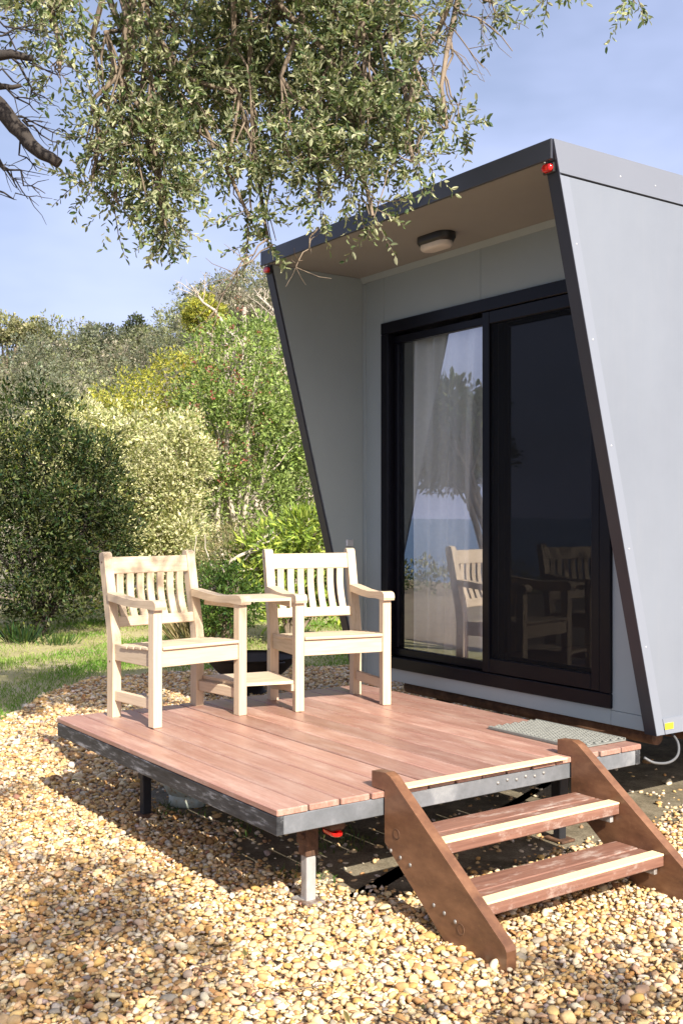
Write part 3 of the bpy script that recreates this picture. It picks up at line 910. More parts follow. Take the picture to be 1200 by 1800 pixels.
# fixed leaf on the left, set back
zi0, zi1 = DZ0 + fw + .001, DZ1 - fw - .001
dbox('track_glint_strip', DX0 + fw + .001, MX - .03, zi1 - .012, zi1 - .004, YF + .010, YF + .030, 'glint', .001)  # strip added as the highlight line along the head track
dbox('leaf_rail', DX0 + fw + .001, MX - .02, zi1 - .062, zi1 - .014, YF + .035, YF + .075)
dbox('leaf_rail', DX0 + fw + .001, MX - .02, zi0 + .002, zi0 + .052, YF + .035, YF + .075)
dbox('leaf_stile', DX0 + fw + .002, DX0 + fw + .040, zi0 + .053, zi1 - .063, YF + .035, YF + .075)
dbox('leaf_stile', MX - .045, MX + .015, zi0 + .001, zi1 - .001, YF + .032, YF + .078)
def pane(x0, x1, z0, z1, y, mat):
    return cpart(MB().add([(x0, y, z0), (x1, y, z0), (x1, y, z1), (x0, y, z1)], [(0, 1, 2, 3)]), 'glass_pane', mat, door)
pane(DX0 + fw + .041, MX - .046, zi0 + .053, zi1 - .063, YF + .054, 'glass')
# sliding leaf on the right behind, insect screen in front
dbox('leaf_stile', DX1 - fw - .062, DX1 - fw - .002, zi0 + .001, zi1 - .001, YF + .062, YF + .095)
dbox('leaf_rail', MX + .016, DX1 - fw - .063, zi1 - .062, zi1 - .002, YF + .062, YF + .095)
dbox('leaf_rail', MX + .016, DX1 - fw - .063, zi0 + .002, zi0 + .062, YF + .062, YF + .095)
pane(MX + .017, DX1 - fw - .063, zi0 + .063, zi1 - .063, YF + .078, 'glass2')
dbox('screen_stile', MX - .028, MX + .030, zi0 + .002, zi1 - .002, YF - .012, YF + .020)
dbox('screen_stile', DX1 - fw - .060, DX1 - fw - .002, zi0 + .002, zi1 - .002, YF - .012, YF + .020)
dbox('screen_rail', MX + .031, DX1 - fw - .061, zi1 - .075, zi1 - .003, YF - .011, YF + .019)
dbox('screen_rail', MX + .031, DX1 - fw - .061, zi0 + .003, zi0 + .085, YF - .011, YF + .019)
cpart(MB().add([(MX + .031, YF + .004, zi0 + .085), (DX1 - fw - .061, YF + .004, zi0 + .085), (DX1 - fw - .061, YF + .004, zi1 - .075), (MX + .031, YF + .004, zi1 - .075)], [(0, 1, 2, 3)]), 'insect_screen', 'screen', door)
cpart(MB().lathe([(0.0, .012), (.014, .012), (.017, .006), (.017, 0), (0, 0)], 16), 'lock_button', 'black', door)
lk = door.children[-1]; lk.rotation_euler = (math.pi / 2, 0, 0); lk.data.transform(Matrix.Translation((CX, CY, 0))); lk.location = (DX1 - fw - .03 - CX, YF - .012 - CY, 1.42)
# lamps and reflectors fixed to the shell
def oval(name, mat, c, w, h, d, axis, parent):
    """flat lens with rounded ends standing proud of a face; axis = outward direction"""
    prof = []
    r = h / 2
    for k in range(9): a = -math.pi / 2 + math.pi * k / 8; prof.append((w / 2 - r + r * math.cos(a), r * math.sin(a)))
    for k in range(9): a = math.pi / 2 + math.pi * k / 8; prof.append((-w / 2 + r + r * math.cos(a), r * math.sin(a)))
    mb = MB(); n = len(prof)
    rings = [(1.0, 0.0), (1.0, d * .6), (.9, d * .92), (.6, d)]
    vs2, fs2 = [], []
    for s_, o_ in rings:
        for u, v_ in prof:
            if axis == '-y': vs2.append((c[0] + u * s_, c[1] - o_, c[2] + v_ * s_))
            elif axis == '+x': vs2.append((c[0] + o_, c[1] + u * s_, c[2] + v_ * s_))
            else: vs2.append((c[0] + u * s_, c[1] + v_ * s_, c[2] - o_))
    for i in range(len(rings) - 1):
        for k in range(n):
            k2 = (k + 1) % n; q = (i * n + k, i * n + k2, (i + 1) * n + k2, (i + 1) * n + k)
            fs2.append(q if axis != '+x' else q)
    fs2.append(tuple(range((len(rings) - 1) * n, len(rings) * n)))
    mb.add(vs2, fs2, True)
    return mb
for x in (XR - TH / 2 - .012, XL + TH / 2 + .012):
    o = cpart(MB().box((x, yfront(3.125) - .009, 3.128), (.068, .014, .044), .004), 'clearance_light', 'black')
    cpart(oval('l', 'red', (x, yfront(3.125) - .016, 3.128), .060, .036, .018, '-y', None), 'lens', 'red', o)
cpart(MB().box((XR + .0055, 4.300, .556), (.004, .062, .030), .001), 'reflector', 'yellow')
cpart(MB().box((IL + .010, 4.135, 1.400), (.018, .055, .045), .004), 'socket_box', 'silver')
# chassis, jacks and wheel under the floor
for x in (-5.25, -3.95):
    cpart(MB().box((x, 6.95, ZB - .075), (.06, 5.0, .12), .004), 'chassis_beam', 'dark_steel')
for y in (4.62, 6.4, 8.4):
    cpart(MB().box(((XL + XR) / 2, y, ZB - .045), (2.3, .05, .08), .004), 'cross_member', 'rust' if y < 5 else 'dark_steel')
cpart(MB().tube([(-5.52, 4.42, ZB - .055), (-3.52, 4.42, ZB - .055)], .042, 14), 'roller_tube', 'rust')
for x, y in ((-4.47, 4.9), (-5.5, 5.2), (-3.62, 6.6)):
    j = cpart(MB().tube([(x, y, .03), (x, y, ZB - .02)], .032, 12), 'jack_post', 'galv')
    cpart(MB().box((x, y, .018), (.16, .16, .02), .003), 'foot_plate', 'rust', j)
for x in (-5.45, -3.78):
    w_ = MB().lathe([(.0, -.09), (.16, -.09), (.2, -.085), (.29, -.075), (.315, -.05), (.315, .05), (.29, .075), (.2, .085), (.16, .09), (0, .09)], 28)
    w_.v = [(x + p[2], 7.3 + p[0], .317 + p[1]) for p in w_.v]
    cpart(w_, 'wheel', 'rubber')
# conduit looping under the corner
hp = [(-3.36 + .0, 4.12, .425), (-3.33, 4.16, .40), (-3.31, 4.24, .395), (-3.32, 4.32, .42), (-3.36, 4.37, .47), (-3.44, 4.40, .515)]
mbh = MB(); hp2 = []
for i in range(len(hp) - 1):
    for k in range(4):
        t = k / 4; a, b, c, d = (np.array(hp[max(0, i - 1)]), np.array(hp[i]), np.array(hp[i + 1]), np.array(hp[min(len(hp) - 1, i + 2)]))
        hp2.append(.5 * (2 * b + (c - a) * t + (2 * a - 5 * b + 4 * c - d) * t * t + (3 * b - a - 3 * c + d) * t ** 3))
hp2.append(np.array(hp[-1]))
cpart(mbh.tube(hp2, .0065, 8), 'conduit', 'hose')

# ceiling lamp, curtain, kitchen bench and notices seen through the glass
lamp = empty('ceiling_lamp', (-4.66, 3.93, ZSOF))
tag(lamp, 'black bulkhead lamp with frosted lens under the cabin eave', 'lamp')
b_ = oval('b', 'black', (0, 0, -.001), .27, .125, .050, '-z', None); b_.build('housing', M['black'], lamp)
b_ = oval('b', 'lens', (0, 0, -.047), .225, .098, .034, '-z', None); b_.build('lens', M['lens'], lamp)

nU, nV = 90, 24
cv, cf = [], []
cx0, cx1, cz0, cz1 = -5.475, -4.735, 0.705, 2.735
for j in range(nV + 1):
    v = j / nV
    for i in range(nU + 1):
        u = i / nU
        x = cx0 + (cx1 - cx0) * (u * (0.86 + 0.14 * v))
        fold = .045 * math.sin(u * 2 * math.pi * 4.2 + .5 * math.sin(v * 2.1) + .4) + .014 * math.sin(u * 2 * math.pi * 9.3 + 1.3 + v * 1.2)
        cv.append((x + .008 * math.sin(v * 5 + u * 9), fold * (0.72 + .28 * (1 - v)), cz0 + (cz1 - cz0) * v + (.012 * math.sin(u * 13) if j == 0 else 0)))
for j in range(nV):
    for i in range(nU):
        a = j * (nU + 1) + i
        cf.append((a, a + 1, a + nU + 2, a + nU + 1))
mb = MB(); mb.add([(x + 5.1, y, z - cz0) for x, y, z in cv], cf, True)
cur = mb.build('curtain', M['curtain'], None, (-5.1, YF + .145, cz0))
tag(cur, 'long off-white curtain hanging in folds behind the left glass door', 'curtain')
sol = cur.modifiers.new('t', 'SOLIDIFY'); sol.thickness = .002

bench = empty('kitchen_bench', (-4.05, 6.6, ZB + .056))
tag(bench, 'pale kitchen bench deep inside the cabin behind the screen door', 'bench')
MB().box((0, 0, .45), (.95, .55, .86), .005).build('cabinet', M['bench'], bench)
MB().box((0, -.01, .902), (1.0, .60, .04), .005).build('worktop', M['room_floor'], bench)
for k in (-1, 1): MB().box((k * .235, -.282, .45), (.44, .012, .78), .004).build('cupboard_door', M['bench'], bench)

# ------------------------------------------------------------------ deck
deck = empty('deck', ((GX0 + GX1) / 2, (GY0 + GY1) / 2, 0))
tag(deck, 'raised deck of reddish brown boards on a steel frame with legs', 'deck')
KX, KY = deck.location.x, deck.location.y
def dpart(mb, name, mat, parent=None):
    mb.v = [(x - KX, y - KY, z) for x, y, z in mb.v]
    return mb.build(name, M[mat], parent or deck)
BT = .026
nb = 14
pitch = (GY1 - GY0) / nb
Lb = GX1 - GX0
for i in range(nb):
    dx = random.uniform(-.006, .006); w_ = pitch - random.uniform(.008, .0105)
    mb = MB().box((0, 0, 0), (Lb, w_, BT), .004)
    o = mb.build('board', M['deck'], deck)
    o.location = (dx, -(GY1 - GY0) / 2 + pitch * (i + .5), DZ - BT / 2 + random.uniform(-.0012, .0012))
RT, RB_ = DZ - BT - .001, DZ - BT - .072          # frame rails
dpart(MB().box((KX, GY0 + .020, (RT + RB_) / 2), (Lb - .010, .030, RT - RB_), .003), 'frame_rail', 'rail')
grey_rail = dpart(MB().box((GX1 - .022, KY, (RT + RB_) / 2), (.030, GY1 - GY0 - .074, RT - RB_), .003), 'frame_rail', 'rail_grey')
dpart(MB().box((GX0 + .022, KY, (RT + RB_) / 2), (.030, GY1 - GY0 - .074, RT - RB_), .003), 'frame_rail', 'rail')
dpart(MB().box((KX, GY1 - .020, (RT + RB_) / 2), (Lb - .010, .030, RT - RB_), .003), 'frame_rail', 'rail')
for k in range(1, 5):
    dpart(MB().box((GX0 + Lb * k / 5, KY, (RT + RB_) / 2), (.035, GY1 - GY0 - .075, RT - RB_ - .006), .002), 'joist', 'dark_steel')
dpart(MB().box((GX1 + .002, 3.12, DZ + .0045), (.062, .93, .009), .002), 'nosing_strip', 'nosing')
er = grey_rail
for k in range(6):
    v_, f_ = ico(1)
    dpart(MB().add([(GX1 - .006 + p[0] * .006, 3.20 + k * .055 + p[1] * .008, RT - .030 + .006 * (k % 2) + p[2] * .008) for p in v_], [tuple(q) for q in f_], True), 'bolt', 'bolt', er)
# legs: front right galvanised with a rusty socket, the others dark
def deck_leg(x, y, mat, full):
    t = dpart(MB().box((x, y, .125), (.046, .046, .25), .004), 'leg', mat)
    dpart(MB().box((x, y, .30), (.060, .060, .20), .004), 'leg_socket', 'rust' if full else 'dark_steel', t)
    dpart(MB().box((x, y, .016), (.12, .09, .012), .002), 'foot_plate', 'galv' if full else 'rust', t)
    if full:
        dpart(MB().box((x + .004, y - .030, .285), (.075, .012, .075), .002), 'clamp_plate', 'rust', t)
        dpart(MB().tube([(x + .02, y - .036, .285), (x + .02, y - .052, .285)], .013, 6), 'clamp_bolt', 'rust', t)
    return t
deck_leg(-3.645, 2.40, 'galv', True)
deck_leg(-5.19, 2.40, 'dark_steel', False)
deck_leg(-5.40, 3.85, 'dark_steel', False)
deck_leg(-3.645, 3.85, 'dark_steel', False)
# red trailer lamp and wound hose under the corner
rl = dpart(MB().box((-3.50, 2.415, .362), (.10, .07, .045), .008), 'lamp_bracket', 'rust')
dpart(oval('l', 'red', (-3.48, 2.405, .338), .105, .045, .018, '-z', None), 'red_lens', 'red', rl)
for k in range(3):
    pts = [(-3.655 + .040 * math.cos(a) + .012 * k, 2.36 + .012 * k, .372 + .030 * math.sin(a)) for a in np.linspace(0, 2 * math.pi, 20)]
    dpart(MB().tube(pts, .005, 6, False), 'cable_loop', 'rust', rl)

# ------------------------------------------------------------------ entry steps
steps = empty('entry_steps', (-3.05, 3.12, 0))
tag(steps, 'short flight of two brown timber steps with cream edge strips', 'steps')
SX, SY = -3.05, 3.12
def spart(mb, name, mat, parent=None):
    mb.v = [(x - SX, y - SY, z) for x, y, z in mb.v]
    return mb.build(name, M[mat], parent or steps)
prof = [(-3.460, DZ + .003), (-3.460, DZ + .066), (-3.372, DZ + .074), (-3.340, DZ + .064), (-2.700, .092), (-2.690, .075), (-2.690, -.03), (-2.962, -.03), (-3.376, .285), (-3.376, DZ + .003)]
for y, s in ((2.582, -1), (3.640, 1)):
    st = spart(MB().prism(prof, 1, y, y + .046), 'stringer', 'stringer')
    yo = y if s < 0 else y + .046
    for x, z in ((-3.335, .262), (-3.275, .250), (-3.215, .237), (-3.075, .125), (-3.015, .113), (-2.955, .100)):
        v_, f_ = ico(1)
        spart(MB().add([(x + p[0] * .0075, yo + s * .001 + p[1] * .004, z + p[2] * .0085) for p in v_], [tuple(q) for q in f_], True), 'bolt', 'bolt', st)
    for x, z in ((-3.300, .335), (-2.925, .082)):
        spart(MB().lathe([(.017, 0), (.020, .0015), (.021, 0)], 18), 'knot', 'rust', st)
        k_ = st.children[-1]; k_.data.transform(Matrix.Translation((SX, SY, 0))); k_.rotation_euler = (math.pi / 2 * (1 if s < 0 else -1), 0, 0)
        k_.location = (x - SX, yo + s * .0005 - SY, z)
for xf, zt in ((-3.095, .334), (-2.862, .172)):
    tr = spart(MB().box((xf - .195, 3.134, zt - .022), (.122, 1.008, .044), .004), 'tread_plank', 'tread')
    spart(MB().box((xf - .066, 3.134, zt - .022), (.128, 1.008, .044), .004), 'tread_plank', 'tread')
    spart(MB().box((xf - .030, 3.134, zt + .0045), (.060, 1.004, .009), .002), 'edge_strip', 'nosing')
    for y in (2.634, 3.633):
        spart(MB().box((xf - .13, y + (.012 if y < 3 else -.012), zt - .065), (.20, .02, .035), .002), 'cleat', 'galv')

# ------------------------------------------------------------------ double garden chair
seat = empty('companion_bench', (-5.05, 3.08, DZ))
tag(seat, 'pale timber double garden chair joined by a small middle table on the deck', 'garden seat')
def chair(ox, oy, rz, inner):
    """one seat of the pair; local x is forward, y across, origin on the deck between the front legs"""
    R_ = Matrix.Rotation(rz, 4, 'Z'); T_ = Matrix.Translation((ox, oy, 0)) @ R_
    def put(mb, name, mat):
        o = mb.build(name, M[mat], seat)
        o.matrix_local = T_
        return o
    hw = .268                                         # half width to leg centres
    lw, ld = .052, .056
    for s in (-1, 1):
        put(MB().box((0, s * hw, .3125), (ld, lw, .625), .004), 'leg', 'teak_z')
        # raked rear post
        pr = [(-.455, 0), (-.395, 0), (-.392, .40), (-.405, .47), (-.490, .868), (-.497, .884), (-.515, .892), (-.538, .885), (-.545, .868), (-.462, .47), (-.452, .40)]
        put(MB().prism(pr, 1, s * hw - lw / 2, s * hw + lw / 2), 'backrest_post', 'teak_z')
        for zz in (.30, .835):
            put(MB().tube([(-.425 if zz < .5 else -.512, s * (hw + lw / 2 - .001), zz), (-.425 if zz < .5 else -.512, s * (hw + lw / 2 + .0008), zz)], .006, 8), 'screw_plug', 'rust')
        # arm: dips behind and rounds over at the front
        top = [(-.440, .672), (-.36, .664), (-.26, .652), (-.16, .646), (-.06, .650), (.010, .656), (.038, .652), (.052, .640), (.056, .622), (.050, .606)]
        bot = [(.030, .606), (-.06, .612), (-.16, .608), (-.26, .612), (-.36, .622), (-.432, .630)]
        put(MB().prism(top + bot, 1, s * hw - .034, s * hw + .034), 'arm', 'teak_x')
        put(MB().box((-.212, s * hw, .352), (.362, .028, .088), .003), 'seat_rail', 'teak_x')
        put(MB().box((-.212, s * hw, .118), (.364, .026, .056), .003), 'stretcher', 'teak_x')
    # seat
    put(MB().box((.004, 0, .352), (.030, 2 * hw - lw - .002, .088), .003), 'apron', 'teak_y')
    put(MB().box((-.415, 0, .352), (.028, 2 * hw - lw - .002, .070), .003), 'apron', 'teak_y')
    for k in range(6):
        xk = .002 - k * .0705
        wide = 2 * hw + lw - .004 if 0 < k < 5 and abs(xk) > .05 and xk > -.36 else 2 * hw - lw - .006
        put(MB().box((xk, 0, .406 - .004 * k), (.064, wide, .018), .004), 'seat_slat', 'teak_y')
    # back
    def back_x(z): return -.425 - (z - .47) * .205
    put(MB().box((back_x(.815) - .004, 0, .815), (.028, 2 * hw - lw + .004, .094), .004, Matrix.Rotation(-.20, 3, 'Y')), 'backrest_rail', 'teak_y')
    put(MB().box((back_x(.510), 0, .510), (.028, 2 * hw - lw + .004, .056), .004, Matrix.Rotation(-.20, 3, 'Y')), 'backrest_rail', 'teak_y')
    span = 2 * hw - lw
    for k in range(7):
        y = -span / 2 + span * (k + .75) / 7.5 - .008 + .004
        prof_f, prof_b = [], []
        for q in range(9):
            t = q / 8; z = .530 + (.775 - .530) * t
            bow = -.020 * math.sin(math.pi * t)
            prof_f.append((back_x(z) + bow + .007, z)); prof_b.append((back_x(z) + bow - .007, z))
        put(MB().prism(prof_f + prof_b[::-1], 1, y - .0205, y + .0205), 'back_slat', 'teak_z')
    return T_
A_ = chair(-5.105 + 5.05, 2.668 - 3.08, math.radians(6.0), 1)
B_ = chair(-4.995 + 5.05, 3.520 - 3.08, math.radians(-12.0), -1)
def world2(T_, p): return T_ @ Vector(p)
# middle table and low shelf, tapering between the two seats
def tray(z, th, xf, xb, name, n):
    a0, a1 = world2(A_, (xb, .285, 0)), world2(A_, (xf, .285, 0))
    b0, b1 = world2(B_, (xb, -.285, 0)), world2(B_, (xf, -.285, 0))
    for k in range(n):
        t0, t1 = k / n + .012, (k + 1) / n - .012
        q = [a0.lerp(a1, t0), a0.lerp(a1, t1), b0.lerp(b1, t1), b0.lerp(b1, t0)]
        MB().prism([(p.x, p.y) for p in q], 2, z - th, z).build(name, M['teak_y'], seat)
tray(.634, .018, -.01, -.37, 'table_slat', 4)
tray(.172, .018, .00, -.40, 'shelf_slat', 1)
for T_, s in ((A_, 1), (B_, -1)):
    o = MB().box((-.20, s * .300, .598), (.37, .022, .034), .002).build('table_rail', M['teak_x'], seat); o.matrix_local = T_
    pr = [(-.40, .152), (.0, .152), (-.0, .115), (-.33, .080), (-.40, .095)]
    o = MB().prism(pr, 1, s * .298 - .011, s * .298 + .011).build('shelf_rail', M['teak_x'], seat); o.matrix_local = T_

# ------------------------------------------------------------------ doormat, fire bowl, gas bottle
dm = empty('doormat', (-3.765, 3.945, DZ))
tag(dm, 'grey rubber doormat with a raised ring pattern on the deck boards', 'doormat')
mw, md = .60, .345
MB().box((0, 0, .0045), (mw, md, .007), .002).build('base', M['mat'], dm)
mb = MB()
nx_, ny_ = 21, 12
for i in range(nx_):
    for j in range(ny_):
        x = -mw / 2 + mw * (i + .5 + (.25 if j % 2 else -.25)) / (nx_ + .5); y = -md / 2 + md * (j + .5) / ny_
        mb.lathe([(.0085, .0), (.0085, .0065), (.0105, .0075), (.0125, .0065), (.0125, 0)], 8, (x, y, .0075))
o = mb.build('ring_pattern', M['mat'], dm); tag(o, kind='stuff')
for s in (-1, 1):
    MB().box((0, s * (md / 2 - .004), .010), (mw, .008, .012), .002).build('rim', M['mat'], dm)

bw = empty('fire_bowl', (-8.30, 4.86, 0))
tag(bw, 'wide black iron fire bowl on the gravel behind the deck', 'fire bowl')
pr = []
for k in range(13):
    a = math.radians(63) * k / 12
    pr.append((.455 * math.sin(a) if k else .001, .085 + .455 * (1 - math.cos(a))))
inner = [(r - .006 if r > .02 else r, z + .006) for r, z in pr[::-1]]
MB().lathe(pr + [(.408, .332), (.408, .338), (.398, .338)] + inner, 40).build('bowl', M['iron'], bw)
MB().lathe([(.0, .0), (.17, .0), (.17, .012), (.12, .03), (.10, .075), (.0, .075)], 24).build('foot', M['iron'], bw)
for s in (-1, 1):
    pts = [(s * (.395 + .05 * math.sin(a)), .09 * math.cos(a), .315) for a in np.linspace(0, math.pi, 10)]
    MB().tube(pts, .008, 6).build('handle', M['iron'], bw)

tk = empty('gas_bottle', (-5.27, 2.70, 0))
tag(tk, 'pale green rust-spotted gas bottle standing under the deck', 'gas bottle')
MB().lathe([(0, .045), (.07, .048), (.125, .075), (.148, .12), (.15, .16), (.15, .24), (.145, .285), (.11, .33), (.05, .350), (0, .352)], 32).build('tank', M['tank'], tk)
MB().lathe([(.105, .012), (.115, .012), (.115, .075), (.105, .075)], 28).build('foot_ring', M['tank'], tk)
MB().lathe([(0, .35), (.018, .35), (.018, .385), (0, .385)], 12).build('valve', M['rust'], tk)

# ------------------------------------------------------------------ lawn grass
def blades(name, P, h, w, cols, lean=0.5, parent=None):
    n = len(P)
    ax = unit(np.concatenate([rng.normal(0, lean, (n, 2)), np.ones((n, 1))], 1))
    nr = unit(np.concatenate([rng.normal(0, 1, (n, 2)), 0.2 * np.ones((n, 1))], 1))
    me = leaf_mesh(name, np.concatenate([P, np.full((n, 1), -.006)], 1) if P.shape[1] == 2 else P, ax, nr, h, w, cols, M['grass'], False, .05)
    return mesh_obj(name, me, parent)
P = scatter(-17.5, -6.5, 1.0, 11.0, 0.026)
x, y = P.T
ex = lawn_x(y)
dd = ex - x
patch = np.sin(x * 1.9 + 1.1 * np.sin(y * 1.7)) * np.sin(y * 2.3 + .8 * np.sin(x * 2.9)) + .45 * np.sin(x * 5.3 + y * 3.1)
patch = patch + 1.0 * np.exp(-((x + 8.7) ** 2 + (y - 2.95) ** 2) / .9) + .5 * np.exp(-((x + 10.8) ** 2 + (y - 4.2) ** 2) / 1.2)
dens = np.clip(0.62 + 0.55 * patch, 0.08, 1.0) * np.clip(dd * 4 + .55, 0, 1)
D = x * VX + y * VY
keep = view_mask(x, y, 0.8) & (dd > -0.18) & (D < 17.5) & (rng.random(len(x)) < dens * np.where(D > 12, .6, .95)) & ~((x > -9.3) & (y > 3.9) & (dd < 0))
P = P[keep]; n = len(P)
pt = np.clip(patch[keep] * .5 + .5, 0, 1)[:, None]
gc = np.array([0.12, 0.24, 0.03]) * pt + np.array([0.31, 0.33, 0.11]) * (1 - pt)
gc = gc * rng.uniform(.7, 1.25, n)[:, None]
D = P[:, 0] * VX + P[:, 1] * VY
g_o = blades('lawn_grass', P, rng.uniform(.022, .06, n) * np.where(pt[:, 0] > .6, 1.15, .8), rng.uniform(.006, .011, n) * np.where(D > 11, 1.5, 1), gc)
tag(g_o, 'short patchy green grass of the lawn', kind='stuff')
# weeds in the shade under the deck
P = np.stack([rng.uniform(-5.6, -3.75, 2600), rng.uniform(2.45, 3.6, 2600)], -1)
P = P[(np.sin(P[:, 0] * 7) * np.sin(P[:, 1] * 9 + P[:, 0] * 3) > 0.15)]
n = len(P)
w_o = blades('ground_weeds', P, rng.uniform(.02, .07, n), rng.uniform(.004, .008, n), jitter_cols([(0.06, 0.12, 0.025), (0.12, 0.14, 0.04)], n), .6)
tag(w_o, 'thin weeds growing on the earth under the deck', kind='stuff')

# ------------------------------------------------------------------ shrubs and small trees beyond the lawn
DARK = [(0.022, 0.038, 0.012), (0.032, 0.050, 0.015), (0.048, 0.066, 0.020), (0.09, 0.105, 0.04)]  # leaf tones darkened for the tree shade on the tall shrub
CREAM = [(0.52, 0.50, 0.27), (0.58, 0.55, 0.33), (0.40, 0.41, 0.19), (0.22, 0.25, 0.10), (0.62, 0.58, 0.39)]
GREEN = [(0.19, 0.26, 0.065), (0.25, 0.33, 0.09), (0.32, 0.39, 0.14), (0.11, 0.16, 0.045)]
LIME = [(0.30, 0.38, 0.06), (0.38, 0.43, 0.09), (0.20, 0.28, 0.05), (0.14, 0.20, 0.05)]
WATTLE = [(0.38, 0.36, 0.05), (0.32, 0.33, 0.06), (0.20, 0.24, 0.05), (0.44, 0.40, 0.10)]
OLIVE = [(0.25, 0.25, 0.12), (0.32, 0.31, 0.16), (0.18, 0.19, 0.085), (0.36, 0.33, 0.20)]
def pxs(D, *items): return [blob(px, py, D + dd_, rx_, ry_) for px, py, rx_, ry_, dd_ in items]

shrub('dark_shrub', 'tall green shrub, darkened for tree shade, at the left edge of the lawn', 'shrub', ground_at(70, 14.2),
      pxs(14.2, (40, 800, 110, 110, 0), (110, 900, 105, 130, .2), (30, 970, 100, 110, -.2), (170, 960, 70, 90, .3), (-60, 880, 100, 190, 0), (185, 860, 45, 60, .2), (95, 1050, 80, 45, 0)),
      4300, 12, .15, .060, .025, DARK, 'bark_dark', n_each=14, tone=.55)
shrub('cream_shrub', 'pale cream-leaved shrub right of the tall dark shrub', 'shrub', ground_at(210, 16.2),
      pxs(16.2, (150, 790, 90, 80, .2), (235, 815, 95, 100, 0), (285, 900, 80, 110, -.3), (200, 930, 100, 120, -.1), (130, 900, 80, 140, .1), (250, 1020, 75, 80, -.3)),
      4600, 11, .13, .054, .030, CREAM, 'bark', n_each=12, tone=.5)
shrub('cream_shrub', 'small pale cream shrub just left of the red-flecked tree', 'shrub', ground_at(320, 15.6),
      pxs(15.6, (318, 800, 52, 55, 0), (305, 880, 42, 60, 0), (325, 950, 50, 70, -.1), (290, 970, 45, 60, -.2)),
      1800, 10, .11, .050, .028, CREAM, 'bark', n_each=6, tone=.35)
# the red-flecked tree
tr = shrub('flowering_tree', 'bright green small tree flecked with dark red seed heads', 'tree', ground_at(415, 17.0),
      pxs(17.0, (400, 620, 62, 62, 0), (375, 690, 62, 62, .2), (440, 690, 75, 80, -.2), (395, 770, 85, 80, 0), (470, 780, 75, 90, .2), (370, 845, 60, 60, .1), (445, 870, 60, 60, 0), (345, 760, 40, 45, 0), (430, 590, 45, 35, .2)),
      2100, 10, .13, .066, .034, GREEN, 'bark_pale', (0.06, 0.02), 7, tone=.32)
bx_ = tr.location
def in_thing(t, a):
    a[0][:, 0] -= t.location.x; a[0][:, 1] -= t.location.y; return a
a = in_thing(tr, clump_leaves(pxs(16.9, (395, 690, 80, 110, -.3), (380, 760, 75, 90, -.4), (440, 640, 50, 60, -.3)), 150, 9, .06, .035, .028, [(0.22, 0.06, 0.045), (0.30, 0.12, 0.08), (0.36, 0.20, 0.14)], shell=(.85, 1.08)))
mesh_obj('seed_heads', leaf_mesh('seed_heads', *a, M['leaf']), tr)
shrub('leafy_tree', 'light green leafy small tree beside the cabin wall', 'tree', ground_at(515, 18.0),
      pxs(18.0, (500, 650, 60, 70, 0), (530, 740, 70, 90, 0), (500, 830, 70, 80, .2), (555, 850, 55, 90, 0), (520, 920, 60, 50, .2), (475, 600, 40, 40, .2)),
      2200, 10, .14, .065, .032, [(0.16, 0.24, 0.06), (0.22, 0.29, 0.08), (0.11, 0.17, 0.045), (0.28, 0.33, 0.13)], 'bark_pale', (0.05, 0.018), 8, tone=.3)
shrub('wattle_tree', 'yellow flowering wattle rising behind the cream shrubs', 'tree', ground_at(290, 21.0),
      pxs(21.0, (310, 670, 60, 45, 0), (250, 700, 75, 40, 0), (340, 640, 40, 30, .3), (180, 740, 60, 35, 0), (110, 755, 60, 35, 0), (280, 790, 120, 90, .5), (130, 820, 110, 90, .5)),
      2100, 11, .15, .07, .035, WATTLE, 'bark', n_each=6, tone=.25)
shrub('lime_shrub', 'low lime green shrub behind the right garden chair', 'shrub', ground_at(510, 13.4),
      pxs(13.4, (545, 945, 48, 48, 0), (490, 965, 50, 45, 0), (455, 985, 40, 35, .1), (560, 1000, 50, 60, .1), (505, 1030, 60, 55, .2), (580, 1050, 40, 50, .2)),
      900, 10, .11, .105, .030, LIME, 'bark', n_each=12, tone=.5)
shrub('round_shrub', 'small round dark green shrub between the two chair backs', 'shrub', ground_at(395, 12.9),
      pxs(12.9, (395, 1055, 48, 50, 0), (375, 1035, 36, 42, .1), (420, 1030, 34, 40, 0), (400, 1085, 50, 25, 0)),
      800, 11, .09, .045, .020, [(0.055, 0.10, 0.022), (0.08, 0.14, 0.03), (0.11, 0.17, 0.04), (0.035, 0.06, 0.016)], 'bark', (.02, .008), 6, tone=.3)
shrub('heath_shrub', 'wispy yellowish heath shrub above the round shrub', 'shrub', ground_at(415, 13.8),
      pxs(13.8, (400, 985, 55, 45, 0), (440, 1010, 40, 45, 0), (365, 1010, 35, 50, .2), (430, 955, 40, 30, .1)),
      900, 9, .10, .055, .014, [(0.20, 0.21, 0.08), (0.27, 0.25, 0.12), (0.14, 0.17, 0.06), (0.33, 0.27, 0.15)], 'bark', (.02, .007), 10, tone=.3)
shrub('backing_shrub', 'olive scrub filling the gap behind the red-flecked tree', 'shrub', ground_at(400, 21.5),
      pxs(21.5, (360, 860, 130, 130, 0), (500, 860, 130, 150, 0), (430, 740, 110, 110, .5), (560, 740, 90, 130, .5), (240, 900, 140, 130, 0), (60, 880, 160, 150, 0), (420, 990, 170, 80, -1)),
      3200, 9, .20, .085, .045, OLIVE + [(0.30, 0.34, 0.09), (0.36, 0.38, 0.13)], 'bark', n_each=5, tone=.35)

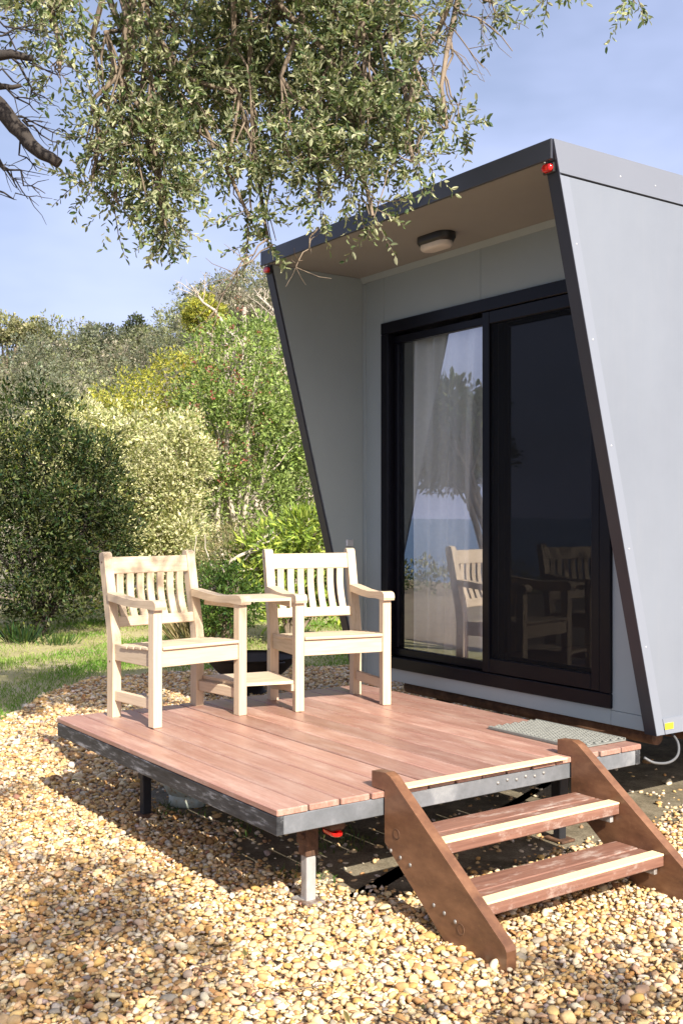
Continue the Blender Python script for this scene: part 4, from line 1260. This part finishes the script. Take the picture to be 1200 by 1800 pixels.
# bare pale tree behind
def bare_tree(name, label, base, tips, r0, mat, forks=5, depth=3):
    base = np.array([base[0], base[1], 0.0])
    t = empty(name, base); tag(t, label, 'tree')
    mt, mt2 = MB(), MB()
    def grow(mb_, p0, p1, r, lev):
        c = curve(p0, p1, 7, 0.02, .09)
        mb_.tube(c, list(np.linspace(r, r * .45, 7)), 6 if lev < 2 else 4, False)
        if lev >= depth: return
        d = unit((p1 - p0)[None])[0]; L = np.linalg.norm(p1 - p0)
        for _ in range(forks):
            i = rng.integers(2, 7)
            e = c[i] + unit((d * .8 + sphere_dirs(1)[0] * .8 + np.array([0, 0, .15]))[None])[0] * L * rng.uniform(.20, .36)
            grow(mt2, c[i], e, r * .42 * rng.uniform(.7, 1), lev + 1)
    for tp in tips:
        p0 = np.zeros(3); p1 = np.array(tp) - base
        grow(mt, p0, p1, r0, 0)
    mt.build('trunk', M[mat], t); mt2.build('branches', M[mat], t)
    return t
bare_tree('bare_tree', 'leafless pale grey tree standing behind the leafy trees', ground_at(455, 23.0),
          [at(430, 540, 23.0), at(490, 520, 23.2), at(505, 590, 22.8)], .10, 'bark_pale', 6, 3)
fb = empty('fallen_branch', at(360, 1030, 13.3)); fb.location.z = 0
tag(fb, 'bleached dead branch leaning in the scrub behind the chairs', 'branch')
mb = MB()
b0 = np.array(fb.location)
for q0, q1, r in (((350, 1060), (480, 935), .035), ((400, 1010), (470, 1000), .015), ((380, 1030), (360, 940), .012), ((430, 985), (500, 930), .014), ((340, 1050), (345, 940), .010), ((420, 1095), (470, 1030), .012), ((450, 1090), (440, 1020), .010)):
    c = curve(at(*q0, 13.2) - b0, at(*q1, 13.3) - b0, 8, .03, .06)
    mb.tube(c, list(np.linspace(r, r * .4, 8)), 6, True)
mb.build('limb', M['bark_pale'], fb)
# strap-leaved tussocks at the foot of the shrubs
def tussock(label, px, D, n, h, cols):
    g_ = ground_at(px, D)
    t = empty('grass_tussock', (g_[0], g_[1], 0)); tag(t, label, 'tussock')
    P = np.concatenate([rng.normal(0, .10, (n, 2)), np.full((n, 1), -.01)], 1)
    ax = unit(np.concatenate([P[:, :2] * 3.2 + rng.normal(0, .22, (n, 2)), np.ones((n, 1))], 1))
    nr = unit(rng.normal(size=(n, 3)))
    mesh_obj('leaves', leaf_mesh('leaves', P, ax, nr, rng.uniform(.5, 1.1, n) * h, rng.uniform(.012, .02, n), jitter_cols(cols, n), M['leaf'], True), t)
tussock('dark strappy grass tussock under the tall dark shrub', 42, 13.5, 110, .30, [(0.025, 0.045, 0.014), (0.04, 0.07, 0.02)])
tussock('bright low grass tussock beside the dark shrub foot', 100, 13.3, 70, .18, [(0.09, 0.15, 0.035), (0.06, 0.10, 0.025)])
tussock('dry straw-coloured tussock left of the round shrub', 345, 13.4, 170, .60, [(0.42, 0.33, 0.19), (0.30, 0.25, 0.13), (0.20, 0.21, 0.08)])

# ------------------------------------------------------------------ wooded hill
def hill_pt(a_deg, r):
    a_ = math.radians(a_deg)
    return np.array([r * math.cos(a_), r * math.sin(a_), float(hill_h(np.array(a_), np.array(float(r))))])
bl = []
for _ in range(560):
    a_ = rng.uniform(140, 168); r = 58 + 92 * rng.random() ** .8
    p = hill_pt(a_, r)
    w_ = rng.uniform(1.2, 2.9) * (0.6 + r / 260)
    h_ = w_ * rng.uniform(.7, 1.15)
    bl.append((p[0], p[1], p[2] + h_ * .8, w_, w_, h_, rng.integers(0, 4)))
pal = [[(0.15, 0.16, 0.10), (0.19, 0.195, 0.125), (0.12, 0.13, 0.085)], [(0.13, 0.145, 0.10), (0.17, 0.18, 0.125)], [(0.24, 0.22, 0.165), (0.28, 0.25, 0.195), (0.19, 0.18, 0.13)], [(0.19, 0.205, 0.105), (0.23, 0.24, 0.13)]]  # greyed and cooled so the hill reads as hazy distance
arr = []
for k in range(4):
    arr.append(clump_leaves([b[:6] for b in bl if b[6] == k], 9500, 8, .30, .27, .16, pal[k], zmin=-1, tone=.35, shell=(.6, 1.0), gap=-.35, btone=.38))
    kr = np.clip(np.hypot(arr[-1][0][:, 0], arr[-1][0][:, 1]) / 115, .45, 1.2); arr[-1][3] *= kr; arr[-1][4] *= kr
hw_ = mesh_obj('hill_wood', leaf_mesh('hill_wood', *[np.concatenate([a[i] for a in arr]) for i in range(6)], M['leaf']))
tag(hw_, 'far scrubby wood covering the hillside', kind='stuff')
def far_tree(label, px, py, D, rx_, ry_, cols, n=420, bare=False):
    p = at(px, py, D); k = D / F_PX
    a_ = math.degrees(math.atan2(p[1], p[0])); gz = hill_pt(a_, math.hypot(p[0], p[1]))[2]
    t = empty('hill_tree', (p[0], p[1], gz)); tag(t, label, 'tree')
    c = np.array([0, 0, p[2] - gz])
    bl_ = [(c[0], c[1], c[2], rx_ * k, rx_ * k, ry_ * k), (c[0] - rx_ * k * .5, c[1] - rx_ * .3 * k, c[2] - ry_ * k * .5, rx_ * k * .6, rx_ * k * .6, ry_ * k * .5), (c[0] + rx_ * k * .4, c[1] + rx_ * .5 * k, c[2] - ry_ * k * .35, rx_ * k * .55, rx_ * k * .55, ry_ * k * .5)]
    mesh_obj('crown', leaf_mesh('crown', *clump_leaves(bl_, int(n * 1.5), 9, .0034 * D, .0024 * D, .0015 * D, cols, zmin=-50, tone=.5, gap=-.2, shell=(.55, 1.0)), M['leaf']), t)
    mb_ = MB(); stems(mb_, (0, 0, -.3), bl_, 5, .0018 * D, .0007 * D); mb_.build('trunk', M['bark'], t)
far_tree('rounded skyline tree at the far left of the hill', 14, 578, 118, 26, 26, OLIVE)
far_tree('second skyline tree from the left on the hill', 66, 585, 118, 22, 22, OLIVE)
far_tree('broad grey-green tree on the crest of the hill', 185, 596, 120, 50, 26, pal[1], 700)
far_tree('small dark tree on the crest beside the notch in the skyline', 238, 580, 122, 14, 24, [(0.06, 0.08, 0.04), (0.09, 0.10, 0.05)], 260)
far_tree('yellow wattle high on the hill near the cabin roof', 358, 548, 62, 34, 30, WATTLE, 620)
far_tree('grey-brown scrub tree on the hilltop behind the yellow wattle', 410, 545, 80, 60, 30, pal[2], 700)

# ------------------------------------------------------------------ the shore side, mirrored in the door
bl = [(rng.uniform(-26, 6), rng.uniform(-8.5, -5.5), rng.uniform(.05, .22), rng.uniform(.5, 1.0), rng.uniform(.5, 1.0), rng.uniform(.25, .45)) for _ in range(130)]
cs = mesh_obj('coastal_scrub', leaf_mesh('coastal_scrub', *clump_leaves(bl, 2600, 9, .14, .09, .04, OLIVE + DARK, tone=.3), M['leaf']))
tag(cs, 'low scrub along the top of the shore', kind='stuff')
shrub('shore_tree', 'dark spreading tree beside the deck on the sea side', 'tree', (-8.9, -.15),
      [(-9.8, 0, 2.45, .45, .45, .17), (-10.3, -.5, 2.3, .5, .5, .18), (-9.4, .4, 2.62, .40, .40, .16), (-9.0, .8, 2.8, .4, .4, .18), (-10.9, -.9, 2.2, .5, .5, .2)],
      1700, 12, .15, .075, .032, DARK, 'bark_dark', (.07, .02), 6)

# ------------------------------------------------------------------ the overhanging tree
TREE = [(0.25, 0.285, 0.15), (0.32, 0.345, 0.20), (0.17, 0.21, 0.095), (0.38, 0.39, 0.23), (0.44, 0.44, 0.28), (0.09, 0.13, 0.055), (0.12, 0.16, 0.07)]
def sprays(masses, L=.036, W=.0135, leaves=14, seed_cols=TREE):
    """twigs with leaves set along them, gathered in ellipsoids -> leaf arrays and twig paths"""
    P, A, Nn, Cs, twigs = [], [], [], [], []
    for (c, r, n, droop) in masses:
        c = np.array(c); r = np.array(r)
        d = sphere_dirs(n); q = c + d * r * (rng.random((n, 1)) ** .45)
        dirs = unit(d * .8 + rng.normal(0, .45, (n, 3)) + np.array([0, 0, -droop]))
        ln = rng.uniform(.08, .22, n)
        tone = rng.uniform(.6, 1.25, n)
        for i in range(n):
            t = np.linspace(0.12, 1, leaves)[:, None]
            pth = q[i] + dirs[i] * ln[i] * t + np.array([0, 0, -.10 * droop]) * t * t * ln[i]
            sd = unit(np.cross(dirs[i], rng.normal(size=3))[None])[0]; up = np.cross(dirs[i], sd)
            ph = np.arange(leaves) * 2.4 + rng.uniform(0, 6)
            out = np.cos(ph)[:, None] * sd + np.sin(ph)[:, None] * up
            ax = unit(out * .75 + dirs[i] * .65 + rng.normal(0, .2, (leaves, 3)))
            P.append(pth); A.append(ax)
            Nn.append(unit(np.cross(ax, rng.normal(size=(leaves, 3))) + np.array([0, 0, .3])))
            Cs.append(jitter_cols(seed_cols, leaves) * tone[i])
            if i % 2 == 0: twigs.append((q[i], pth[-1]))
    n = sum(len(p) for p in P)
    q = rng.uniform(.7, 1.25, n)
    return [np.concatenate(P), np.concatenate(A), np.concatenate(Nn), L * q, W * q, np.concatenate(Cs)], twigs
def mass(px, py, D, rx_, ry_, n, droop=.15, dep=None):
    n = int(n * 1.02); droop = droop * .6
    p = at(px, py, D); k = D / F_PX
    return (p, ((dep or rx_ * k),) * 2 + (ry_ * k,) if dep else (rx_ * k, rx_ * k, ry_ * k), n, droop)
tree = empty('overhanging_tree', (-5.55, 0.75, 0)); tag(tree, 'large small-leaved tree overhanging the deck from the upper left', 'tree')
TB = np.array(tree.location)
ms = [mass(480, 40, 5.3, 170, 95, 480), mass(300, 120, 5.1, 115, 105, 310), mass(640, 90, 5.2, 100, 120, 360), mass(570, 200, 5.1, 80, 75, 190), mass(430, 170, 5.4, 100, 65, 190),
      mass(262, 250, 5.0, 75, 60, 140), mass(200, 225, 5.0, 50, 40, 46), mass(160, 320, 5.0, 34, 22, 24), mass(285, 325, 5.0, 45, 45, 76, .8), mass(292, 400, 5.0, 20, 30, 24, 1.2), mass(205, 355, 5.0, 18, 18, 9, 1.0),
      mass(375, 260, 5.1, 40, 40, 40), mass(450, 290, 5.1, 36, 45, 34, 1.0), mass(440, 385, 5.1, 16, 34, 15, 1.0), mass(635, 240, 5.0, 75, 50, 120), mass(545, 275, 5.0, 45, 40, 40), mass(610, 310, 4.95, 45, 30, 26, .9), mass(655, 380, 4.9, 14, 34, 8, 1.3), mass(560, 355, 5.0, 14, 34, 8, 1.2), mass(500, 260, 5.2, 36, 50, 30),
      mass(725, 285, 4.9, 42, 22, 22, .5), mass(785, 225, 4.9, 42, 15, 18, .1), mass(715, 180, 5.0, 44, 40, 36), mass(470, 425, 5.2, 22, 14, 8),
      mass(90, 40, 4.9, 80, 40, 46), mass(105, 125, 4.8, 36, 34, 16, .9), mass(30, 0, 4.8, 55, 35, 22), mass(850, 0, 5.0, 60, 12, 20, .6), mass(1120, -6, 5.0, 14, 12, 7, .8), mass(980, -20, 5.0, 30, 12, 8), mass(680, -10, 5.2, 50, 34, 40),
      # unseen crown above the frame; sunward leaf masses added for their shade
      mass(350, -140, 5.2, 220, 100, 170, .3), mass(600, -190, 5.3, 160, 80, 110, .3), mass(60, -150, 4.9, 170, 110, 110, .3), mass(450, -330, 5.0, 240, 90, 90, .2), (at(400, 90, 5.3) + .85 * np.array(SUN_FROM), (.40, .40, .28), 70, .3), (at(50, 235, 4.55) + .8 * np.array(SUN_FROM), (.26, .26, .2), 60, .3), (at(290, 120, 5.1) + .75 * np.array(SUN_FROM), (.30, .30, .22), 80, .3),
      ((-1.85, 1.95, 3.9), (.42, .42, .25), 62, .4), ((-2.7, 2.5, 4.5), (.4, .4, .3), 24, .4)]
lv, tw = sprays(ms)
lv[0] = lv[0] - TB
mesh_obj('crown', leaf_mesh('crown', *lv, M['leaf'], True), tree)
mb = MB()
for p0, p1 in tw:
    mb.tube([p0 - TB, (p0 + p1) / 2 - TB + rng.normal(0, .006, 3), p1 - TB], [.0030, .0022, .0010], 3, False)
tag(mb.build('twigs', M['bark'], tree), kind='stuff')
trunk = MB()
trunk.tube(curve((0, 0, -.1), (.10, .0, 4.0), 8, 0, .02), list(np.linspace(.24, .15, 8)), 14)
trunk.build('trunk', M['bark'], tree)
limbs, brs = MB(), MB()
fork = np.array([.10, .0, 3.9])
hubs = [at(420, -200, 5.1), at(620, -160, 5.2), at(180, -150, 4.9), at(800, -190, 5.1)]
main = [curve(fork, h - TB, 9, .10, .05) for h in hubs]
for c, r in zip(main, (.085, .075, .06, .055)): limbs.tube(c, list(np.linspace(r, r * .38, 9)), 9)
limbs.build('limb', M['bark'], tree)
tips = np.concatenate([c[4:] for c in main])
for c_, r_, n_, dr in ms:
    cc = np.array(c_) - TB
    d_ = np.linalg.norm(tips - cc, axis=1) + 2.0 * np.clip(cc[2] - tips[:, 2], 0, 9)
    s_ = tips[np.argmin(d_)]
    path = curve(s_, cc, 8, .04, .10)
    brs.tube(path, list(np.linspace(.020, .008, 8)), 6, False)
    for _ in range(int(4 + n_ * .09)):
        e = cc + sphere_dirs(1)[0] * np.array(r_) * rng.uniform(.5, 1.0)
        s2 = path[rng.integers(4, 8)]
        brs.tube(curve(s2, e, 6, -.03, .12), list(np.linspace(.0065, .0022, 6)), 4, False)
# bare hanging twigs on the right of the crown
for q0, q1 in (((700, -40), (780, 170)), ((760, 20), (850, 120)), ((740, -20), (900, 90)), ((800, -30), (905, 40)), ((700, 60), (770, 200)), ((560, 400), (520, 470)), ((470, 420), (365, 560)), ((480, 430), (400, 490)), ((690, 10), (830, 130))):
    c = curve(at(*q0, 5.05) - TB, at(*q1, 5.0) - TB, 8, .06, .07)
    brs.tube(c, list(np.linspace(.006, .0022, 8)), 4, False)
    for _ in range(9):
        i = rng.integers(2, 8); e = c[i] + (c[min(7, i + 1)] - c[i - 1]) * rng.uniform(.4, 1.1) + rng.normal(0, .055, 3)
        brs.tube(curve(c[i], e, 4, 0, .1), [.0024, .002, .0016, .0010], 3, False)
brs.build('branch', M['bark'], tree)
# dead sawn stubs reaching in from the left
def dead(q, r0, r1, D=4.55):
    pts = [at(x_, y_, D) - TB for x_, y_ in q]
    c = []
    for i in range(len(pts) - 1):
        for k in range(4): c.append(pts[i] + (pts[i + 1] - pts[i]) * k / 4 + rng.normal(0, .004, 3))
    c.append(pts[-1])
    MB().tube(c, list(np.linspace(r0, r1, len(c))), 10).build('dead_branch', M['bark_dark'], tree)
dead([(-330, 40), (-120, 90), (0, 190), (50, 250), (105, 288)], .055, .022)
dead([(-330, 60), (-60, 92), (20, 96), (58, 102)], .035, .012)
dead([(-200, 120), (-20, 155), (38, 150)], .025, .008)
mb = MB()
for q0, q1 in (((0, 190), (75, 215)), ((10, 200), (120, 235)), ((20, 225), (65, 300)), ((-10, 250), (50, 350)), ((0, 290), (80, 340)), ((-20, 330), (60, 345)), ((-20, 120), (60, 140)), ((-10, 240), (30, 330)), ((40, 210), (100, 250)), ((-30, 20), (110, 60)), ((-30, 60), (90, 30)), ((0, 90), (130, 120)), ((20, 100), (90, 180)), ((-20, 130), (70, 200)), ((-40, 0), (60, 110))):
    c = curve(at(*q0, 4.55) - TB, at(*q1, 4.6) - TB, 7, -.05, .12)
    mb.tube(c, list(np.linspace(.006, .0018, 7)), 4, False)
    for _ in range(5):
        i = rng.integers(2, 7); e = c[i] + (c[min(6, i + 1)] - c[i - 1]) * rng.uniform(.5, 1.2) + rng.normal(0, .05, 3)
        mb.tube(curve(c[i], e, 4, 0, .1), [.0026, .002, .0016, .0010], 3, False)
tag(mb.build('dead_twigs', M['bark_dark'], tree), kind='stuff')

# a second tree behind the photographer dapples the gravel
t2 = empty('shade_tree', (3.3, -2.1, 0)); tag(t2, 'small-leaved tree standing behind the viewpoint, shading the gravel', 'tree')
T2 = np.array(t2.location)
ms2 = [((.73, .81, 3.7), (.42, .30, .20), 150, .3), ((1.55, .62, 3.75), (.50, .34, .22), 170, .3), ((2.7, 1.95, 3.7), (.40, .32, .22), 95, .3), ((-1.05, 1.0, 3.75), (.22, .2, .14), 18, .3),
       ((2.3, -.4, 4.2), (.7, .7, .5), 120, .3), ((3.2, -1.6, 4.6), (1.2, 1.2, .8), 260, .3), ((.1, .5, 3.9), (.3, .3, .2), 22, .3)]
lv, tw = sprays(ms2, .045, .017)
lv[0] = lv[0] - T2
mesh_obj('crown', leaf_mesh('crown', *lv, M['leaf'], False), t2)
mb = MB(); mb.tube(curve((0, 0, -.1), (-.2, .4, 3.4), 8, 0, .03), list(np.linspace(.2, .1, 8)), 12); mb.build('trunk', M['bark'], t2)
mb = MB()
for c_, r_, n_, d_ in ms2:
    pth = curve((-.2, .4, 3.3), np.array(c_) - T2, 8, .05, .06)
    mb.tube(pth, list(np.linspace(.06, .015, 8)), 7, False)
    for _ in range(14):
        mb.tube(curve(pth[rng.integers(4, 8)], np.array(c_) - T2 + sphere_dirs(1)[0] * np.array(r_), 5, 0, .1), list(np.linspace(.012, .004, 5)), 4, False)
mb.build('limb', M['bark'], t2)
print('tris', sum(len(o.data.polygons) for o in bpy.data.objects if o.type == 'MESH'))


# ------------------------------------------------------------------ litter on the gravel and the deck
n = 420
P = np.stack([rng.uniform(-8, -1.6, 6000), rng.uniform(.7, 5, 6000)], -1)
ok = view_mask(P[:, 0], P[:, 1], .2) & (P[:, 0] > lawn_x(P[:, 1])) & ~((P[:, 0] > GX0 - .05) & (P[:, 0] < -2.65) & (P[:, 1] > GY0 - .05))
P = P[ok][:n]; n = len(P)
P3 = np.concatenate([P, rng.uniform(.026, .036, (n, 1))], 1)
ax = unit(np.concatenate([rng.normal(0, 1, (n, 2)), rng.normal(0, .15, (n, 1))], 1)); nr = unit(np.concatenate([rng.normal(0, .3, (n, 2)), np.ones((n, 1))], 1))
o = mesh_obj('leaf_litter', leaf_mesh('leaf_litter', P3, ax, nr, rng.uniform(.02, .05, n), rng.uniform(.008, .018, n), jitter_cols([(0.20, 0.10, 0.04), (0.30, 0.18, 0.08), (0.12, 0.07, 0.035), (0.16, 0.15, 0.06)], n), M['leaf'], True, .3))
tag(o, 'dry brown leaves scattered over the gravel', kind='stuff')
mb = MB()
for _ in range(46):
    i = rng.integers(0, n); a_ = rng.uniform(0, 6.28); L_ = rng.uniform(.06, .26)
    p0 = P3[i] + np.array([0, 0, .004]); p1 = p0 + np.array([math.cos(a_) * L_, math.sin(a_) * L_, rng.uniform(-.004, .012)])
    mb.tube(curve(p0, p1, 5, 0, .07), list(np.linspace(.0026, .0012, 5)), 4, False)
o = mb.build('fallen_twigs', M['bark']); tag(o, 'thin dead twigs scattered over the gravel', kind='stuff')
